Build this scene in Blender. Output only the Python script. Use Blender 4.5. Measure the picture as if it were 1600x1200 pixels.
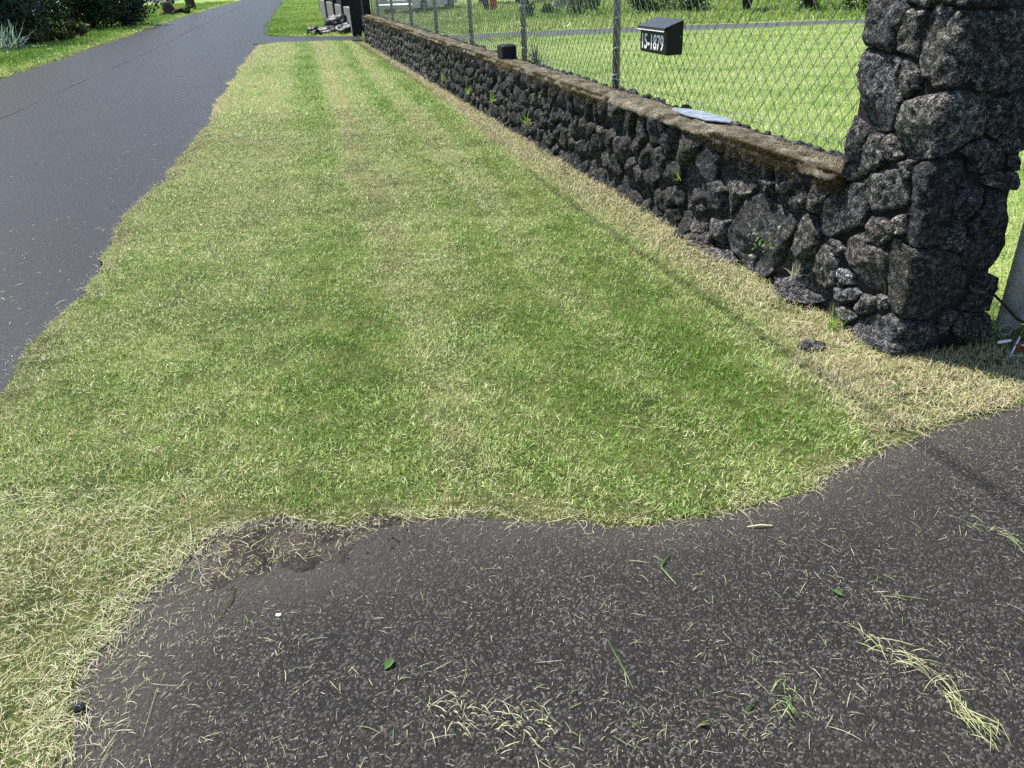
import bpy, math, random
import numpy as np
from mathutils import Matrix, Vector, noise as mnoise
for _o in list(bpy.data.objects): bpy.data.objects.remove(_o)
SC = bpy.context.scene
COL = SC.collection
R = math.radians
rng = np.random.default_rng(7)
random.seed(7)

# ------------------------------------------------------------------ camera
PITCH, ROLL, CAMZ = R(28.443), R(3.0), 1.6
_f = np.array([0, math.cos(PITCH), -math.sin(PITCH)]); _u = np.array([0, math.sin(PITCH), math.cos(PITCH)]); _r = np.array([1., 0, 0])
_R = math.cos(ROLL)*_r - math.sin(ROLL)*_u; _U = math.sin(ROLL)*_r + math.cos(ROLL)*_u
cd = bpy.data.cameras.new('camera'); cam = bpy.data.objects.new('camera', cd); COL.objects.link(cam)
cd.sensor_width = 36.0; cd.lens = 27.0; cd.clip_start = 0.05; cd.clip_end = 1200
M = Matrix.Identity(4)
for i in range(3):
    M[i][0] = _R[i]; M[i][1] = _U[i]; M[i][2] = -_f[i]
M[2][3] = CAMZ
cam.matrix_world = M
SC.camera = cam
# ------------------------------------------------------------------ sky, sun, exposure
SUN_EL, SUN_H = R(63), np.array([-.80, .60])
SUN_H = SUN_H/np.linalg.norm(SUN_H)
w = bpy.data.worlds.new('World'); SC.world = w; w.use_nodes = True
wn = w.node_tree; wn.nodes.clear()
wo = wn.nodes.new('ShaderNodeOutputWorld'); wb = wn.nodes.new('ShaderNodeBackground'); ws = wn.nodes.new('ShaderNodeTexSky')
ws.sky_type = 'NISHITA'; ws.sun_disc = False; ws.sun_elevation = SUN_EL
ws.sun_rotation = math.atan2(SUN_H[0], SUN_H[1]); ws.air_density = 1.0; ws.dust_density = 0.6
wb.inputs[1].default_value = 0.10
wn.links.new(ws.outputs[0], wb.inputs[0]); wn.links.new(wb.outputs[0], wo.inputs[0])
ld = bpy.data.lights.new('sun', 'SUN'); ld.energy = 5.0; ld.angle = R(0.53); ld.color = (1, .965, .90)
sun = bpy.data.objects.new('sun', ld); COL.objects.link(sun)
sv = Vector((SUN_H[0]*math.cos(SUN_EL), SUN_H[1]*math.cos(SUN_EL), math.sin(SUN_EL)))
sun.rotation_euler = sv.to_track_quat('Z', 'Y').to_euler(); sun.location = (-6, 6, 14)
vs = SC.view_settings
vs.view_transform = 'Standard'; vs.look = 'None'; vs.gamma = 1; vs.use_curve_mapping = False; vs.exposure = 1.05
SC.cycles.max_bounces = 5; SC.cycles.diffuse_bounces = 3; SC.cycles.glossy_bounces = 2; SC.cycles.transmission_bounces = 3; SC.cycles.use_denoising = False; SC.cycles.use_adaptive_sampling = True; SC.cycles.adaptive_threshold = .025
SC.cycles.caustics_reflective = False; SC.cycles.caustics_refractive = False

# ------------------------------------------------------------------ helpers
def props(o, label=None, cat=None, group=None, kind=None):
    if label: o['label'] = label
    if cat: o['category'] = cat
    if group: o['group'] = group
    if kind: o['kind'] = kind
    return o
def empty(name, loc, label, cat, group=None, rz=0.0):
    o = bpy.data.objects.new(name, None); COL.objects.link(o); o.location = loc; o.rotation_euler = (0, 0, rz)
    o.empty_display_size = .1
    return props(o, label, cat, group)
def mesh(name, V, F, mat=None, smooth=False, attrs=None):
    me = bpy.data.meshes.new(name)
    V = np.asarray(V, dtype=np.float32)
    if isinstance(F, np.ndarray):
        nf, k = F.shape
        me.vertices.add(len(V)); me.vertices.foreach_set('co', V.ravel())
        me.loops.add(nf*k); me.loops.foreach_set('vertex_index', F.astype(np.int32).ravel())
        me.polygons.add(nf); me.polygons.foreach_set('loop_start', np.arange(0, nf*k, k, dtype=np.int32))
        me.update(calc_edges=True)
    else:
        me.from_pydata(V.tolist(), [], F)
    if attrs:
        for n, a in attrs.items():
            t = 'FLOAT' if np.ndim(a) == 1 else 'FLOAT_VECTOR'
            at = me.attributes.new(n, t, 'POINT'); at.data.foreach_set('value' if t == 'FLOAT' else 'vector', np.asarray(a, dtype=np.float32).ravel())
    if smooth: me.polygons.foreach_set('use_smooth', np.ones(len(me.polygons), dtype=bool))
    if mat: me.materials.append(mat)
    return me
def obj(name, me, parent=None, loc=None, **kw):
    o = bpy.data.objects.new(name, me); COL.objects.link(o)
    if parent is not None: o.parent = parent
    if loc is not None: o.location = loc
    return props(o, **kw)
class MB:
    """collects shapes for ONE mesh object"""
    def __init__(s): s.v = []; s.f = []
    def add(s, V, F):
        b = len(s.v); s.v += [tuple(map(float, p)) for p in V]; s.f += [tuple(int(i)+b for i in f) for f in F]; return s
    def box(s, c, d, rz=0., bev=0.0):
        x, y, z = [q/2 for q in d]; ca, sa = math.cos(rz), math.sin(rz)
        if bev <= 0:
            P = [(-x,-y,-z),(x,-y,-z),(x,y,-z),(-x,y,-z),(-x,-y,z),(x,-y,z),(x,y,z),(-x,y,z)]
            F = [(0,3,2,1),(4,5,6,7),(0,1,5,4),(1,2,6,5),(2,3,7,6),(3,0,4,7)]
        else:
            b = bev; P = []
            for zz, k in ((-z,1),(-z+b,0),(z-b,0),(z,1)):
                xx, yy = x-b*k, y-b*k
                P += [(-xx+b,-yy,zz),(xx-b,-yy,zz),(xx,-yy+b,zz),(xx,yy-b,zz),(xx-b,yy,zz),(-xx+b,yy,zz),(-xx,yy-b,zz),(-xx,-yy+b,zz)]
            F = [tuple(range(7,-1,-1)), tuple(range(24,32))]
            for k in range(3):
                for i in range(8):
                    j = (i+1)%8; F.append((k*8+i,k*8+j,k*8+8+j,k*8+8+i))
        return s.add([(c[0]+p[0]*ca-p[1]*sa, c[1]+p[0]*sa+p[1]*ca, c[2]+p[2]) for p in P], F)
    def tube(s, pts, r, n=8, cap=True):
        pts = [Vector(p) for p in pts]; rs = r if hasattr(r, '__len__') else [r]*len(pts)
        V = []; F = []; up = None
        for i, p in enumerate(pts):
            t = (pts[min(i+1, len(pts)-1)]-pts[max(i-1, 0)]).normalized()
            if up is None: up = t.orthogonal().normalized()
            up = (up-t*up.dot(t)).normalized(); sd = t.cross(up)
            for k in range(n):
                a = 2*math.pi*k/n; V.append(p+(up*math.cos(a)+sd*math.sin(a))*rs[i])
        for i in range(len(pts)-1):
            for k in range(n):
                j = (k+1)%n; F.append((i*n+k, i*n+j, i*n+n+j, i*n+n+k))
        if cap: F.append(tuple(range(n-1,-1,-1))); F.append(tuple((len(pts)-1)*n+k for k in range(n)))
        return s.add(V, F)
    def build(s, name, mat, parent=None, smooth=False, loc=None, **kw):
        return obj(name, mesh(name, s.v, s.f, mat, smooth), parent, loc, **kw)
def fbm(x, y, sc, seed=0, oct=3):
    """smooth value noise on numpy arrays, about -1..1"""
    out = np.zeros_like(np.asarray(x, dtype=float)); amp = 1.; tot = 0.
    for o in range(oct):
        X = np.asarray(x)*sc+seed*17.3+o*31.7; Y = np.asarray(y)*sc-seed*9.1+o*11.9
        xi = np.floor(X).astype(np.int64); yi = np.floor(Y).astype(np.int64); fx = X-xi; fy = Y-yi
        fx = fx*fx*(3-2*fx); fy = fy*fy*(3-2*fy)
        def h(a, b):
            n = (a*374761393+b*668265263+(seed+o)*1442695041) & 0x7fffffff
            n = ((n ^ (n >> 13))*1274126177) & 0x7fffffff
            return ((n ^ (n >> 16)) & 0xffff)/32767.5-1
        out += amp*((h(xi,yi)*(1-fx)+h(xi+1,yi)*fx)*(1-fy)+(h(xi,yi+1)*(1-fx)+h(xi+1,yi+1)*fx)*fy)
        tot += amp; amp *= .5; sc *= 2.1
    return out/tot*1.5
def pip(x, y, poly):
    x = np.asarray(x); y = np.asarray(y); ins = np.zeros(x.shape, bool); P = np.asarray(poly); j = len(P)-1
    for i in range(len(P)):
        xi, yi = P[i]; xj, yj = P[j]
        c = ((yi > y) != (yj > y)) & (x < (xj-xi)*(y-yi)/(yj-yi+1e-12)+xi); ins ^= c; j = i
    return ins
def dline(x, y, L):
    """distance to a polyline"""
    x = np.asarray(x); y = np.asarray(y); d = np.full(x.shape, 1e9); L = np.asarray(L, dtype=float)
    for (ax, ay), (bx, by) in zip(L[:-1], L[1:]):
        dx, dy = bx-ax, by-ay; t = np.clip(((x-ax)*dx+(y-ay)*dy)/(dx*dx+dy*dy+1e-12), 0, 1)
        d = np.minimum(d, np.hypot(x-ax-t*dx, y-ay-t*dy))
    return d
def densify(L, step, amp, seed, sc=4.):
    L = np.asarray(L, dtype=float); out = []
    for a, b in zip(L[:-1], L[1:]):
        n = max(1, int(np.hypot(*(b-a))/step)); t = np.arange(n)/n; out.append(a+(b-a)*t[:, None])
    P = np.vstack(out+[L[-1:]]); T = np.gradient(P, axis=0); T /= np.linalg.norm(T, axis=1)[:, None]+1e-9
    o = amp*(fbm(P[:, 0]+P[:, 1]*.7, P[:, 1], sc, seed)); return P+np.c_[-T[:, 1], T[:, 0]]*o[:, None]
# ------------------------------------------------------------------ materials
def nmat(name):
    m = bpy.data.materials.new(name); m.use_nodes = True; nt = m.node_tree; nt.nodes.clear()
    o = nt.nodes.new('ShaderNodeOutputMaterial'); b = nt.nodes.new('ShaderNodeBsdfPrincipled'); nt.links.new(b.outputs[0], o.inputs[0])
    return m, nt, b, o
def N(nt, t, **kw):
    n = nt.nodes.new('ShaderNode'+t)
    for k, v in kw.items(): setattr(n, k, v)
    return n
def ramp(nt, fac, stops, interp='LINEAR'):
    r = N(nt, 'ValToRGB'); r.color_ramp.interpolation = interp; el = r.color_ramp.elements
    while len(el) < len(stops): el.new(.5)
    for e, (p, c) in zip(el, stops): e.position = p; e.color = (*c, 1) if len(c) == 3 else c
    nt.links.new(fac, r.inputs[0]); return r.outputs[0]
def nz(nt, vec, sc, det=4, rough=.6, w=None):
    n = N(nt, 'TexNoise'); n.inputs['Scale'].default_value = sc; n.inputs['Detail'].default_value = det; n.inputs['Roughness'].default_value = rough
    if vec is not None: nt.links.new(vec, n.inputs['Vector'])
    return n.outputs[0]
def vor(nt, vec, sc, feat='F1', out=0):
    n = N(nt, 'TexVoronoi', feature=feat); n.inputs['Scale'].default_value = sc
    if vec is not None: nt.links.new(vec, n.inputs['Vector'])
    return n.outputs[out]
def math_(nt, op, a, b=None, clamp=False):
    n = N(nt, 'Math', operation=op); n.use_clamp = clamp
    for i, v in enumerate((a, b)):
        if v is None: continue
        if isinstance(v, (int, float)): n.inputs[i].default_value = v
        else: nt.links.new(v, n.inputs[i])
    return n.outputs[0]
def mix(nt, fac, a, b, typ='MIX'):
    n = N(nt, 'MixRGB', blend_type=typ)
    for i, v in enumerate((fac, a, b)):
        if isinstance(v, (int, float)): n.inputs[i].default_value = v
        elif isinstance(v, tuple): n.inputs[i].default_value = (*v, 1)
        else: nt.links.new(v, n.inputs[i])
    return n.outputs[0]
def bump(nt, h, b, strength=.5, dist=.01, nrm=None):
    n = N(nt, 'Bump'); n.inputs['Strength'].default_value = strength; n.inputs['Distance'].default_value = dist
    nt.links.new(h, n.inputs['Height'])
    if nrm is not None: nt.links.new(nrm, n.inputs['Normal'])
    if b is not None: nt.links.new(n.outputs[0], b.inputs['Normal'])
    return n.outputs[0]
def wpos(nt): return N(nt, 'NewGeometry').outputs['Position']
def opos(nt): return N(nt, 'TexCoord').outputs['Object']
def plain(name, col, rough=.6, metal=0., spec=.5, var=.25, sc=8., bmp=.0, bsc=60.):
    m, nt, b, o = nmat(name); p = opos(nt)
    f = nz(nt, p, sc, 4); c2 = tuple(min(1, c*(1+var)) for c in col); c1 = tuple(c*(1-var) for c in col)
    nt.links.new(ramp(nt, f, [(.3, c1), (.7, c2)]), b.inputs['Base Color'])
    b.inputs['Roughness'].default_value = rough; b.inputs['Metallic'].default_value = metal; b.inputs['Specular IOR Level'].default_value = spec
    if bmp: bump(nt, nz(nt, p, bsc, 4), b, bmp, .005)
    return m
def leafmat(name, stops, trans=.35, rough=.5, rnd='rnd', dry=False, spec=.35, dryamp=.62):
    """blade / leaf: colour by a per-blade random value, light shines through"""
    m, nt, b, o = nmat(name)
    a = N(nt, 'Attribute', attribute_name=rnd); f = a.outputs['Fac']
    if dry:
        d = N(nt, 'Attribute', attribute_name='dry', attribute_type='INSTANCER' if dry is True else 'GEOMETRY')
        f = math_(nt, 'ADD', d.outputs['Fac'], math_(nt, 'MULTIPLY', math_(nt, 'SUBTRACT', f, .5), dryamp), True)
    c = ramp(nt, f, stops)
    nt.links.new(c, b.inputs['Base Color']); b.inputs['Roughness'].default_value = rough; b.inputs['Specular IOR Level'].default_value = spec
    t = N(nt, 'BsdfTranslucent'); nt.links.new(c, t.inputs[0]); mx = N(nt, 'MixShader'); mx.inputs[0].default_value = trans
    nt.links.new(b.outputs[0], mx.inputs[1]); nt.links.new(t.outputs[0], mx.inputs[2]); nt.links.new(mx.outputs[0], o.inputs[0])
    return m
def asphalt(name, dark, light, tint, speck=.5, cellsc=210., dusty=False, gloss=.4, bs=1.):
    m, nt, b, o = nmat(name); p = wpos(nt)
    big = nz(nt, p, .9, 5, .65); mid = nz(nt, p, 55, 4, .7); fine = nz(nt, p, 330, 2, .7)
    cell = vor(nt, p, cellsc, out=1); sep = N(nt, 'SeparateColor'); nt.links.new(cell, sep.inputs[0])
    g = math_(nt, 'ADD', math_(nt, 'MULTIPLY', math_(nt, 'POWER', sep.outputs[0], 2.2), speck), math_(nt, 'ADD', math_(nt, 'MULTIPLY', fine, .35), math_(nt, 'MULTIPLY', mid, .35)))
    c = ramp(nt, g, [(.22, dark), (.55, light), (.95, tint)])
    c = mix(nt, ramp(nt, big, [(.35, (0, 0, 0)), (.75, (1, 1, 1))]), c, mix(nt, 1., c, (1.35, 1.33, 1.32), 'MULTIPLY'))
    if dusty:
        at = N(nt, 'Attribute', attribute_name='dust').outputs['Fac']
        dn = math_(nt, 'MULTIPLY', at, math_(nt, 'ADD', .35, math_(nt, 'MULTIPLY', nz(nt, p, 11, 7, .75), 1.1)), True)
        c = mix(nt, dn, c, mix(nt, nz(nt, p, 120, 4, .7), (.022, .0185, .016), (.078, .068, .059)))
    spots = ramp(nt, nz(nt, p, 6, 7, .7), [(.62, (0, 0, 0)), (.80, (.4, .4, .4))])
    c = mix(nt, spots, c, (.045, .041, .039))
    nt.links.new(c, b.inputs['Base Color'])
    nt.links.new(ramp(nt, mid, [(.3, ((.66 if dusty else .40),)*3), (.7, ((.88 if dusty else .58),)*3)]), b.inputs['Roughness'])
    b.inputs['Specular IOR Level'].default_value = gloss
    h = math_(nt, 'SUBTRACT', math_(nt, 'MULTIPLY', mid, 1.2), vor(nt, p, cellsc))
    n1 = bump(nt, nz(nt, p, 26, 5, .65), None, .5*bs, .010)
    bump(nt, h, b, bs, .0045, n1)
    return m
MA = {}
MA['drive'] = asphalt('driveway_asphalt', (.0056, .0052, .0049), (.0158, .0146, .0137), (.084, .078, .073), .5, 170., True, .22)
MA['road'] = asphalt('road_asphalt', (.0044, .0045, .0047), (.0088, .0088, .0089), (.033, .0335, .0345), .40, 150., False, .25, .4)
def soilmat(name, stops, sc):
    m, nt, b, o = nmat(name); p = wpos(nt)
    f = math_(nt, 'ADD', math_(nt, 'MULTIPLY', nz(nt, p, sc, 8, .75), .55), math_(nt, 'MULTIPLY', nz(nt, p, sc*14, 4, .7), .45))
    nt.links.new(ramp(nt, f, stops), b.inputs['Base Color']); b.inputs['Roughness'].default_value = .95; b.inputs['Specular IOR Level'].default_value = .1
    bump(nt, nz(nt, p, 90, 5, .7), b, .8, .012)
    return m
MA['thatch'] = soilmat('verge_thatch', [(.36, (.020, .026, .008)), (.5, (.056, .068, .020)), (.66, (.15, .145, .06))], 2.4)
MA['soil'] = soilmat('bare_soil', [(.33, (.013, .0112, .010)), (.47, (.030, .026, .0225)), (.62, (.085, .073, .061))], 9)
MA['lawnfloor'] = soilmat('lawn_floor', [(.38, (.08, .13, .025)), (.5, (.17, .24, .06)), (.62, (.28, .32, .12))], 1.1)
MA['farground'] = soilmat('far_ground', [(.36, (.07, .12, .025)), (.52, (.15, .21, .05)), (.66, (.26, .28, .10))], .35)
GREEN = [(0., (.045, .135, .012)), (.25, (.145, .285, .030)), (.5, (.35, .48, .13)), (.72, (.58, .635, .29)), (.88, (.66, .64, .36)), (1., (.60, .50, .29))]
MA['grass'] = leafmat('grass_blade', GREEN, .36, .40, dry='GEOMETRY', spec=.35, dryamp=.62)
MA['fargrass'] = leafmat('far_grass_blade', [(0., (.06, .14, .012)), (.3, (.15, .28, .035)), (.6, (.34, .43, .11)), (1., (.56, .56, .25))], .32, .45, dry=True)
MA['clip'] = leafmat('clipping', [(0., (.07, .18, .03)), (.2, (.20, .30, .08)), (.38, (.33, .34, .16)), (.7, (.42, .37, .24)), (1., (.58, .52, .39))], .2, .5)
MA['straw'] = leafmat('dry_straw', [(0., (.10, .075, .04)), (.2, (.32, .26, .14)), (.45, (.52, .46, .28)), (.8, (.66, .60, .40)), (.86, (.30, .36, .10)), (1., (.22, .31, .06))], .2, .6)
MA['moss'] = leafmat('wall_moss', [(0., (.022, .014, .006)), (.35, (.062, .044, .012)), (.6, (.11, .085, .024)), (.8, (.24, .19, .10)), (1., (.42, .37, .27))], .15, .8, dry='GEOMETRY', spec=.1)
def rockmat(name, base=1.0, lich=.30):
    m, nt, b, o = nmat(name); p = opos(nt); oi = N(nt, 'ObjectInfo')
    ad = N(nt, 'VectorMath', operation='ADD'); nt.links.new(p, ad.inputs[0])
    cx = N(nt, 'CombineXYZ'); nt.links.new(math_(nt, 'MULTIPLY', oi.outputs['Random'], 40.), cx.inputs[0]); nt.links.new(cx.outputs[0], ad.inputs[1]); p = ad.outputs[0]
    f1 = nz(nt, p, 9, 6, .65); f2 = nz(nt, p, 130, 4, .75); f3 = nz(nt, p, 38, 5, .7)
    g = math_(nt, 'ADD', math_(nt, 'MULTIPLY', f2, .5), math_(nt, 'MULTIPLY', f3, .5))
    c = ramp(nt, g, [(.42, (.006*base, .006*base, .0065*base)), (.49, (.030*base, .030*base, .0305*base)), (.545, (.13*base, .127*base, .123*base)), (.61, (.38*base, .37*base, .355*base))])
    # each stone is a bit lighter, darker or browner than the next
    tone = ramp(nt, oi.outputs['Random'], [(0., (.55, .55, .58)), (.35, (.95, .95, 1.0)), (.6, (1.15, 1.08, .98)), (.8, (.75, .75, .78)), (1., (1.6, 1.55, 1.45))])
    c = mix(nt, 1., c, tone, 'MULTIPLY')
    c = mix(nt, ramp(nt, f1, [(.55, (0, 0, 0)), (.72, (.5, .5, .5))]), c, (.045, .032, .018))
    li = ramp(nt, nz(nt, p, 19, 6, .68), [(.63, (0, 0, 0)), (.70, (.8, .8, .8))])
    c = mix(nt, li, c, (lich, lich, lich*.95))
    nt.links.new(c, b.inputs['Base Color']); b.inputs['Roughness'].default_value = .85; b.inputs['Specular IOR Level'].default_value = .3
    pit = vor(nt, p, 110); n1 = bump(nt, f3, None, .9, .032)
    n2 = bump(nt, math_(nt, 'ADD', f2, math_(nt, 'MULTIPLY', pit, .6)), b, 1.0, .013, n1)
    return m
MA['rock'] = rockmat('lava_rock', 1.25); MA['rock_dark'] = rockmat('black_lava_rock', .75, .16); MA['rock_grey'] = rockmat('grey_lava_rock', 1.7, .34); MA['rock_pale'] = rockmat('pale_lichen_rock', 3.2, .55)
def mortarmat():
    m, nt, b, o = nmat('mortar'); p = wpos(nt)
    f = nz(nt, p, 7, 6, .7)
    c = ramp(nt, f, [(.35, (.012, .012, .012)), (.55, (.03, .029, .028)), (.72, (.16, .155, .145))])
    nt.links.new(c, b.inputs['Base Color']); b.inputs['Roughness'].default_value = .95; b.inputs['Specular IOR Level'].default_value = .2
    bump(nt, nz(nt, p, 60, 5, .7), b, .8, .015); return m
MA['mortar'] = mortarmat()
def capmat():
    m, nt, b, o = nmat('wall_cap'); p = wpos(nt)
    f = math_(nt, 'ADD', math_(nt, 'MULTIPLY', nz(nt, p, 6, 6, .7), .6), math_(nt, 'MULTIPLY', nz(nt, p, 70, 4, .7), .4))
    c = ramp(nt, f, [(.38, (.020, .016, .009)), (.46, (.055, .046, .029)), (.55, (.14, .125, .095)), (.67, (.36, .34, .30))])
    nt.links.new(c, b.inputs['Base Color']); b.inputs['Roughness'].default_value = .95; b.inputs['Specular IOR Level'].default_value = .15
    bump(nt, nz(nt, p, 70, 5, .75), b, .9, .012); return m
MA['cap'] = capmat()
def galvmat():
    m, nt, b, o = nmat('galvanised_steel'); p = wpos(nt)
    nt.links.new(ramp(nt, nz(nt, p, 45, 4), [(.3, (.11, .118, .126)), (.7, (.23, .24, .25))]), b.inputs['Base Color'])
    b.inputs['Metallic'].default_value = .6; nt.links.new(ramp(nt, nz(nt, p, 25, 3), [(.3, (.34,)*3), (.7, (.52,)*3)]), b.inputs['Roughness']); return m
MA['galv'] = galvmat()
MA['pipe'] = plain('weathered_gate_pipe', (.36, .38, .40), .55, .15, .5, .3, 14, .15, 90)
MA['black'] = plain('black_paint', (.0055, .0065, .0075), .5, 0, .3, .2, 12, .04, 120)
MA['lid'] = plain('mailbox_lid', (.022, .026, .031), .36, .0, .5, .25, 30, .1, 90)
MA['white'] = plain('white_paint', (.78, .78, .76), .55, 0, .4, .06, 10)
MA['plate'] = plain('pale_blue_sheet', (.16, .19, .225), .5, .0, .4, .45, 14, .5, 25)
MA['darkwood'] = plain('dark_timber', (.016, .016, .018), .8, 0, .2, .4, 9, .3, 50)
MA['concrete'] = plain('grey_concrete', (.17, .165, .16), .9, 0, .2, .35, 5, .3, 40)
MA['bag'] = plain('black_bin_bag', (.010, .010, .012), .52, 0, .35, .2, 6, .3, 14)
MA['bark'] = plain('bark', (.07, .052, .038), .95, 0, .1, .4, 7, .7, 30)
MA['cutwood'] = plain('cut_wood', (.55, .45, .30), .9, 0, .1, .2, 12)
MA['pole'] = plain('weathered_pole', (.085, .068, .055), .95, 0, .1, .3, 6, .5, 30)
MA['carwhite'] = plain('car_paint_white', (.74, .74, .74), .25, 0, .5, .03, 4)
MA['glass'] = plain('dark_glass', (.02, .025, .03), .08, 0, .6, .1, 4)
MA['rubber'] = plain('rubber', (.016, .016, .016), .8, 0, .3, .2, 9)
MA['red'] = plain('red_paint', (.50, .05, .03), .5, 0, .4, .15, 6)
MA['rust'] = plain('rusty_iron', (.20, .05, .022), .8, .1, .3, .4, 20, .3, 60)
MA['path'] = plain('worn_path', (.060, .062, .066), .85, 0, .2, .25, 2, .3, 60)
MA['tarp'] = plain('grey_tarpaulin', (.26, .27, .29), .55, 0, .4, .2, 5, .5, 12)
MA['purplestem'] = plain('grey_twig', (.20, .17, .13), .9, 0, .1, .3, 14)
def foliage(name, dark, mid, light, trans=.3, rough=.4, spec=.4):
    return leafmat(name, [(0., dark), (.5, mid), (1., light)], trans, rough, spec=spec)
MA['leaf_dark'] = foliage('dark_shrub_leaf', (.010, .022, .010), (.024, .050, .018), (.055, .095, .035), .2, .35)
MA['leaf_blue'] = foliage('blue_green_leaf', (.012, .030, .022), (.028, .062, .042), (.05, .10, .06), .2, .4)
MA['leaf_mid'] = foliage('mid_green_leaf', (.03, .07, .012), (.075, .15, .03), (.15, .25, .06), .35, .4)
MA['leaf_olive'] = foliage('olive_leaf', (.04, .05, .012), (.085, .10, .025), (.16, .17, .055), .3, .5)
MA['leaf_pale'] = foliage('variegated_leaf', (.05, .11, .05), (.30, .38, .26), (.62, .66, .52), .25, .35)
MA['leaf_purple'] = foliage('purple_leaf', (.018, .008, .014), (.045, .016, .024), (.08, .035, .035), .2, .4)
MA['leaf_lime'] = foliage('lime_weed_leaf', (.12, .25, .03), (.26, .42, .06), (.42, .52, .12), .4, .4)
# ------------------------------------------------------------------ plan of the place (metres; the camera stands over 0,0)
WA = np.array([1.678, 2.976]); WD = np.array([-.2546, .9670]); WN = np.array([-.9670, -.2546]); WE = -WN
def W(s, off=0., z=0.):
    p = WA+WD*s+WE*off; return (float(p[0]), float(p[1]), float(z))
WROT = math.atan2(-WD[1], -WD[0])          # local +x runs along the wall towards the pillar, -y faces the road
WALL_END = 20.0
ROAD_R = densify([(-1.6,-14),(-2.0,-4),(-2.2,1.2),(-2.33,3.09),(-2.48,3.61),(-2.53,4.3),(-2.66,4.89),(-2.86,5.7),(-3.06,6.75),(-3.63,9.71),(-3.95,11.19),(-5.14,16.48),(-6.46,22.83),(-7.35,27.9),(-8.83,34),(-12.6,51),(-18.2,76),(-30,130)], .05, .075, 3, 2.2)
ROAD_L = densify([(-5.6,-14),(-6.8,-4),(-7.9,3),(-9.4,11.5),(-10.77,18.12),(-11.98,23.46),(-14.64,35.44),(-17.76,49.71),(-25.0,87),(-35,133)], .3, .05, 5, 2.)
EDGE = densify([(-1.06,-.5),(-1.10,.7),(-1.12,1.22),(-1.2,1.50),(-1.13,1.70),(-1.08,1.90),(-.97,2.02),(-.8,2.05),(-.62,2.02),(-.45,2.06),(-.2,2.03),(.08,2.0),(.39,1.955),(.6,1.97),(.82,2.03),(1.03,2.11),(1.22,2.24),(1.4,2.35),(1.7,2.47),(1.96,2.55),(2.4,2.66),(3.4,2.8)], .022, .026, 9, 8.)
def ngon(name, poly, z, mat, **kw):
    P = [(float(x), float(y), z) for x, y in poly]
    a = sum(P[i-1][0]*P[i][1]-P[i][0]*P[i-1][1] for i in range(len(P)))
    if a < 0: P = P[::-1]
    return obj(name, mesh(name, P, [tuple(range(len(P)))], mat), **kw)
def sheet(name, poly, box, step, lines, z_in, mat, slope=.22, rag=.002, **kw):
    """a ground sheet that slopes down and dips under the surface beside it at its rim"""
    gx = np.arange(box[0], box[2]+step, step); gy = np.linspace(box[1], box[3], int((box[3]-box[1])/step)+1); X, Y = np.meshgrid(gx, gy); X = X.ravel(); Y = Y.ravel()
    d = np.full(X.shape, 9.)
    for l in lines: d = np.minimum(d, dline(X, Y, l))
    d = np.where(pip(X, Y, poly), d, -d); z = np.clip(.0045+d*slope+rag*fbm(X, Y, 13., 67), -.012, z_in)+np.where(d > .05, .0025*fbm(X, Y, 5., 66), 0)
    nx = len(gx); ny = len(gy); J, I = np.meshgrid(np.arange(ny-1), np.arange(nx-1), indexing='ij'); q = (J*nx+I).ravel(); F = np.c_[q, q+1, q+nx+1, q+nx]
    F = F[(d[F] > -.06).any(1)]
    return obj(name, mesh(name, np.c_[X, Y, z], F, mat, True), **kw)
st = dict(kind='structure')
g = mesh('ground', [(-500,-300,-.06),(500,-300,-.06),(500,800,-.06),(-500,800,-.06)], [(0,1,2,3)], MA['farground']); obj('ground', g, **st)
# road: a strip between its two edges, cut into cross pieces with a little crown
ya = np.r_[np.arange(-14, 30, .25), np.arange(30, 128, 1.5)]
xr = np.interp(ya, ROAD_R[:,1], ROAD_R[:,0]); xl = np.interp(ya, ROAD_L[:,1], ROAD_L[:,0])
V = []; 
for y_, a_, b_ in zip(ya, xl, xr):
    for t in np.linspace(0, 1, 7): V.append((a_+(b_-a_)*t, y_, .03*(1-(2*t-1)**2)))
n = len(ya); F = np.array([(i*7+k, i*7+k+1, i*7+8+k, i*7+7+k) for i in range(n-1) for k in range(6)])
road = obj('road', mesh('road', V, F, MA['road'], True), **st)
# longitudinal paving joint
sm = plain('road_joint', (.0075, .008, .0088), .6, 0, .3, .5, 3)
V = []
for i in range(n):
    c_ = xl[i]+(xr[i]-xl[i])*.44+.05*math.sin(ya[i]*.35); ww = .005+.004*math.sin(ya[i]*1.7)+.0012*max(0, ya[i]-12)*.3
    V += [(c_-ww, ya[i], .0345), (c_+ww, ya[i], .0345)]
obj('road_joint', mesh('road_joint', V, np.array([(2*i, 2*i+1, 2*i+3, 2*i+2) for i in range(n-1)]), sm), parent=road)
gx = np.r_[np.arange(-1.75, 3.0, .05), np.arange(3.0, 9.01, .5)]; gy = np.r_[np.arange(-8, .6, .5), np.arange(.6, 2.96, .05)]
XX, YY = np.meshgrid(gx, gy); du = dline(XX.ravel(), YY.ravel(), EDGE[::5]); fb = fbm(XX.ravel(), YY.ravel(), 2.4, 77)
du = np.clip(.85*np.exp(-du/.10)+.30*np.exp(-du/.4)+.75*np.exp(-(((XX.ravel()+.8)/.42)**2+((YY.ravel()-1.80)/.16)**2))+.5*np.exp(-(((XX.ravel()+1.05)/.16)**2+((YY.ravel()-1.4)/.4)**2))+.13*fb, 0, 1)
nx = len(gx); F = np.array([(j*nx+i, j*nx+i+1, j*nx+nx+i+1, j*nx+nx+i) for j in range(len(gy)-1) for i in range(nx-1)])
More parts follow.
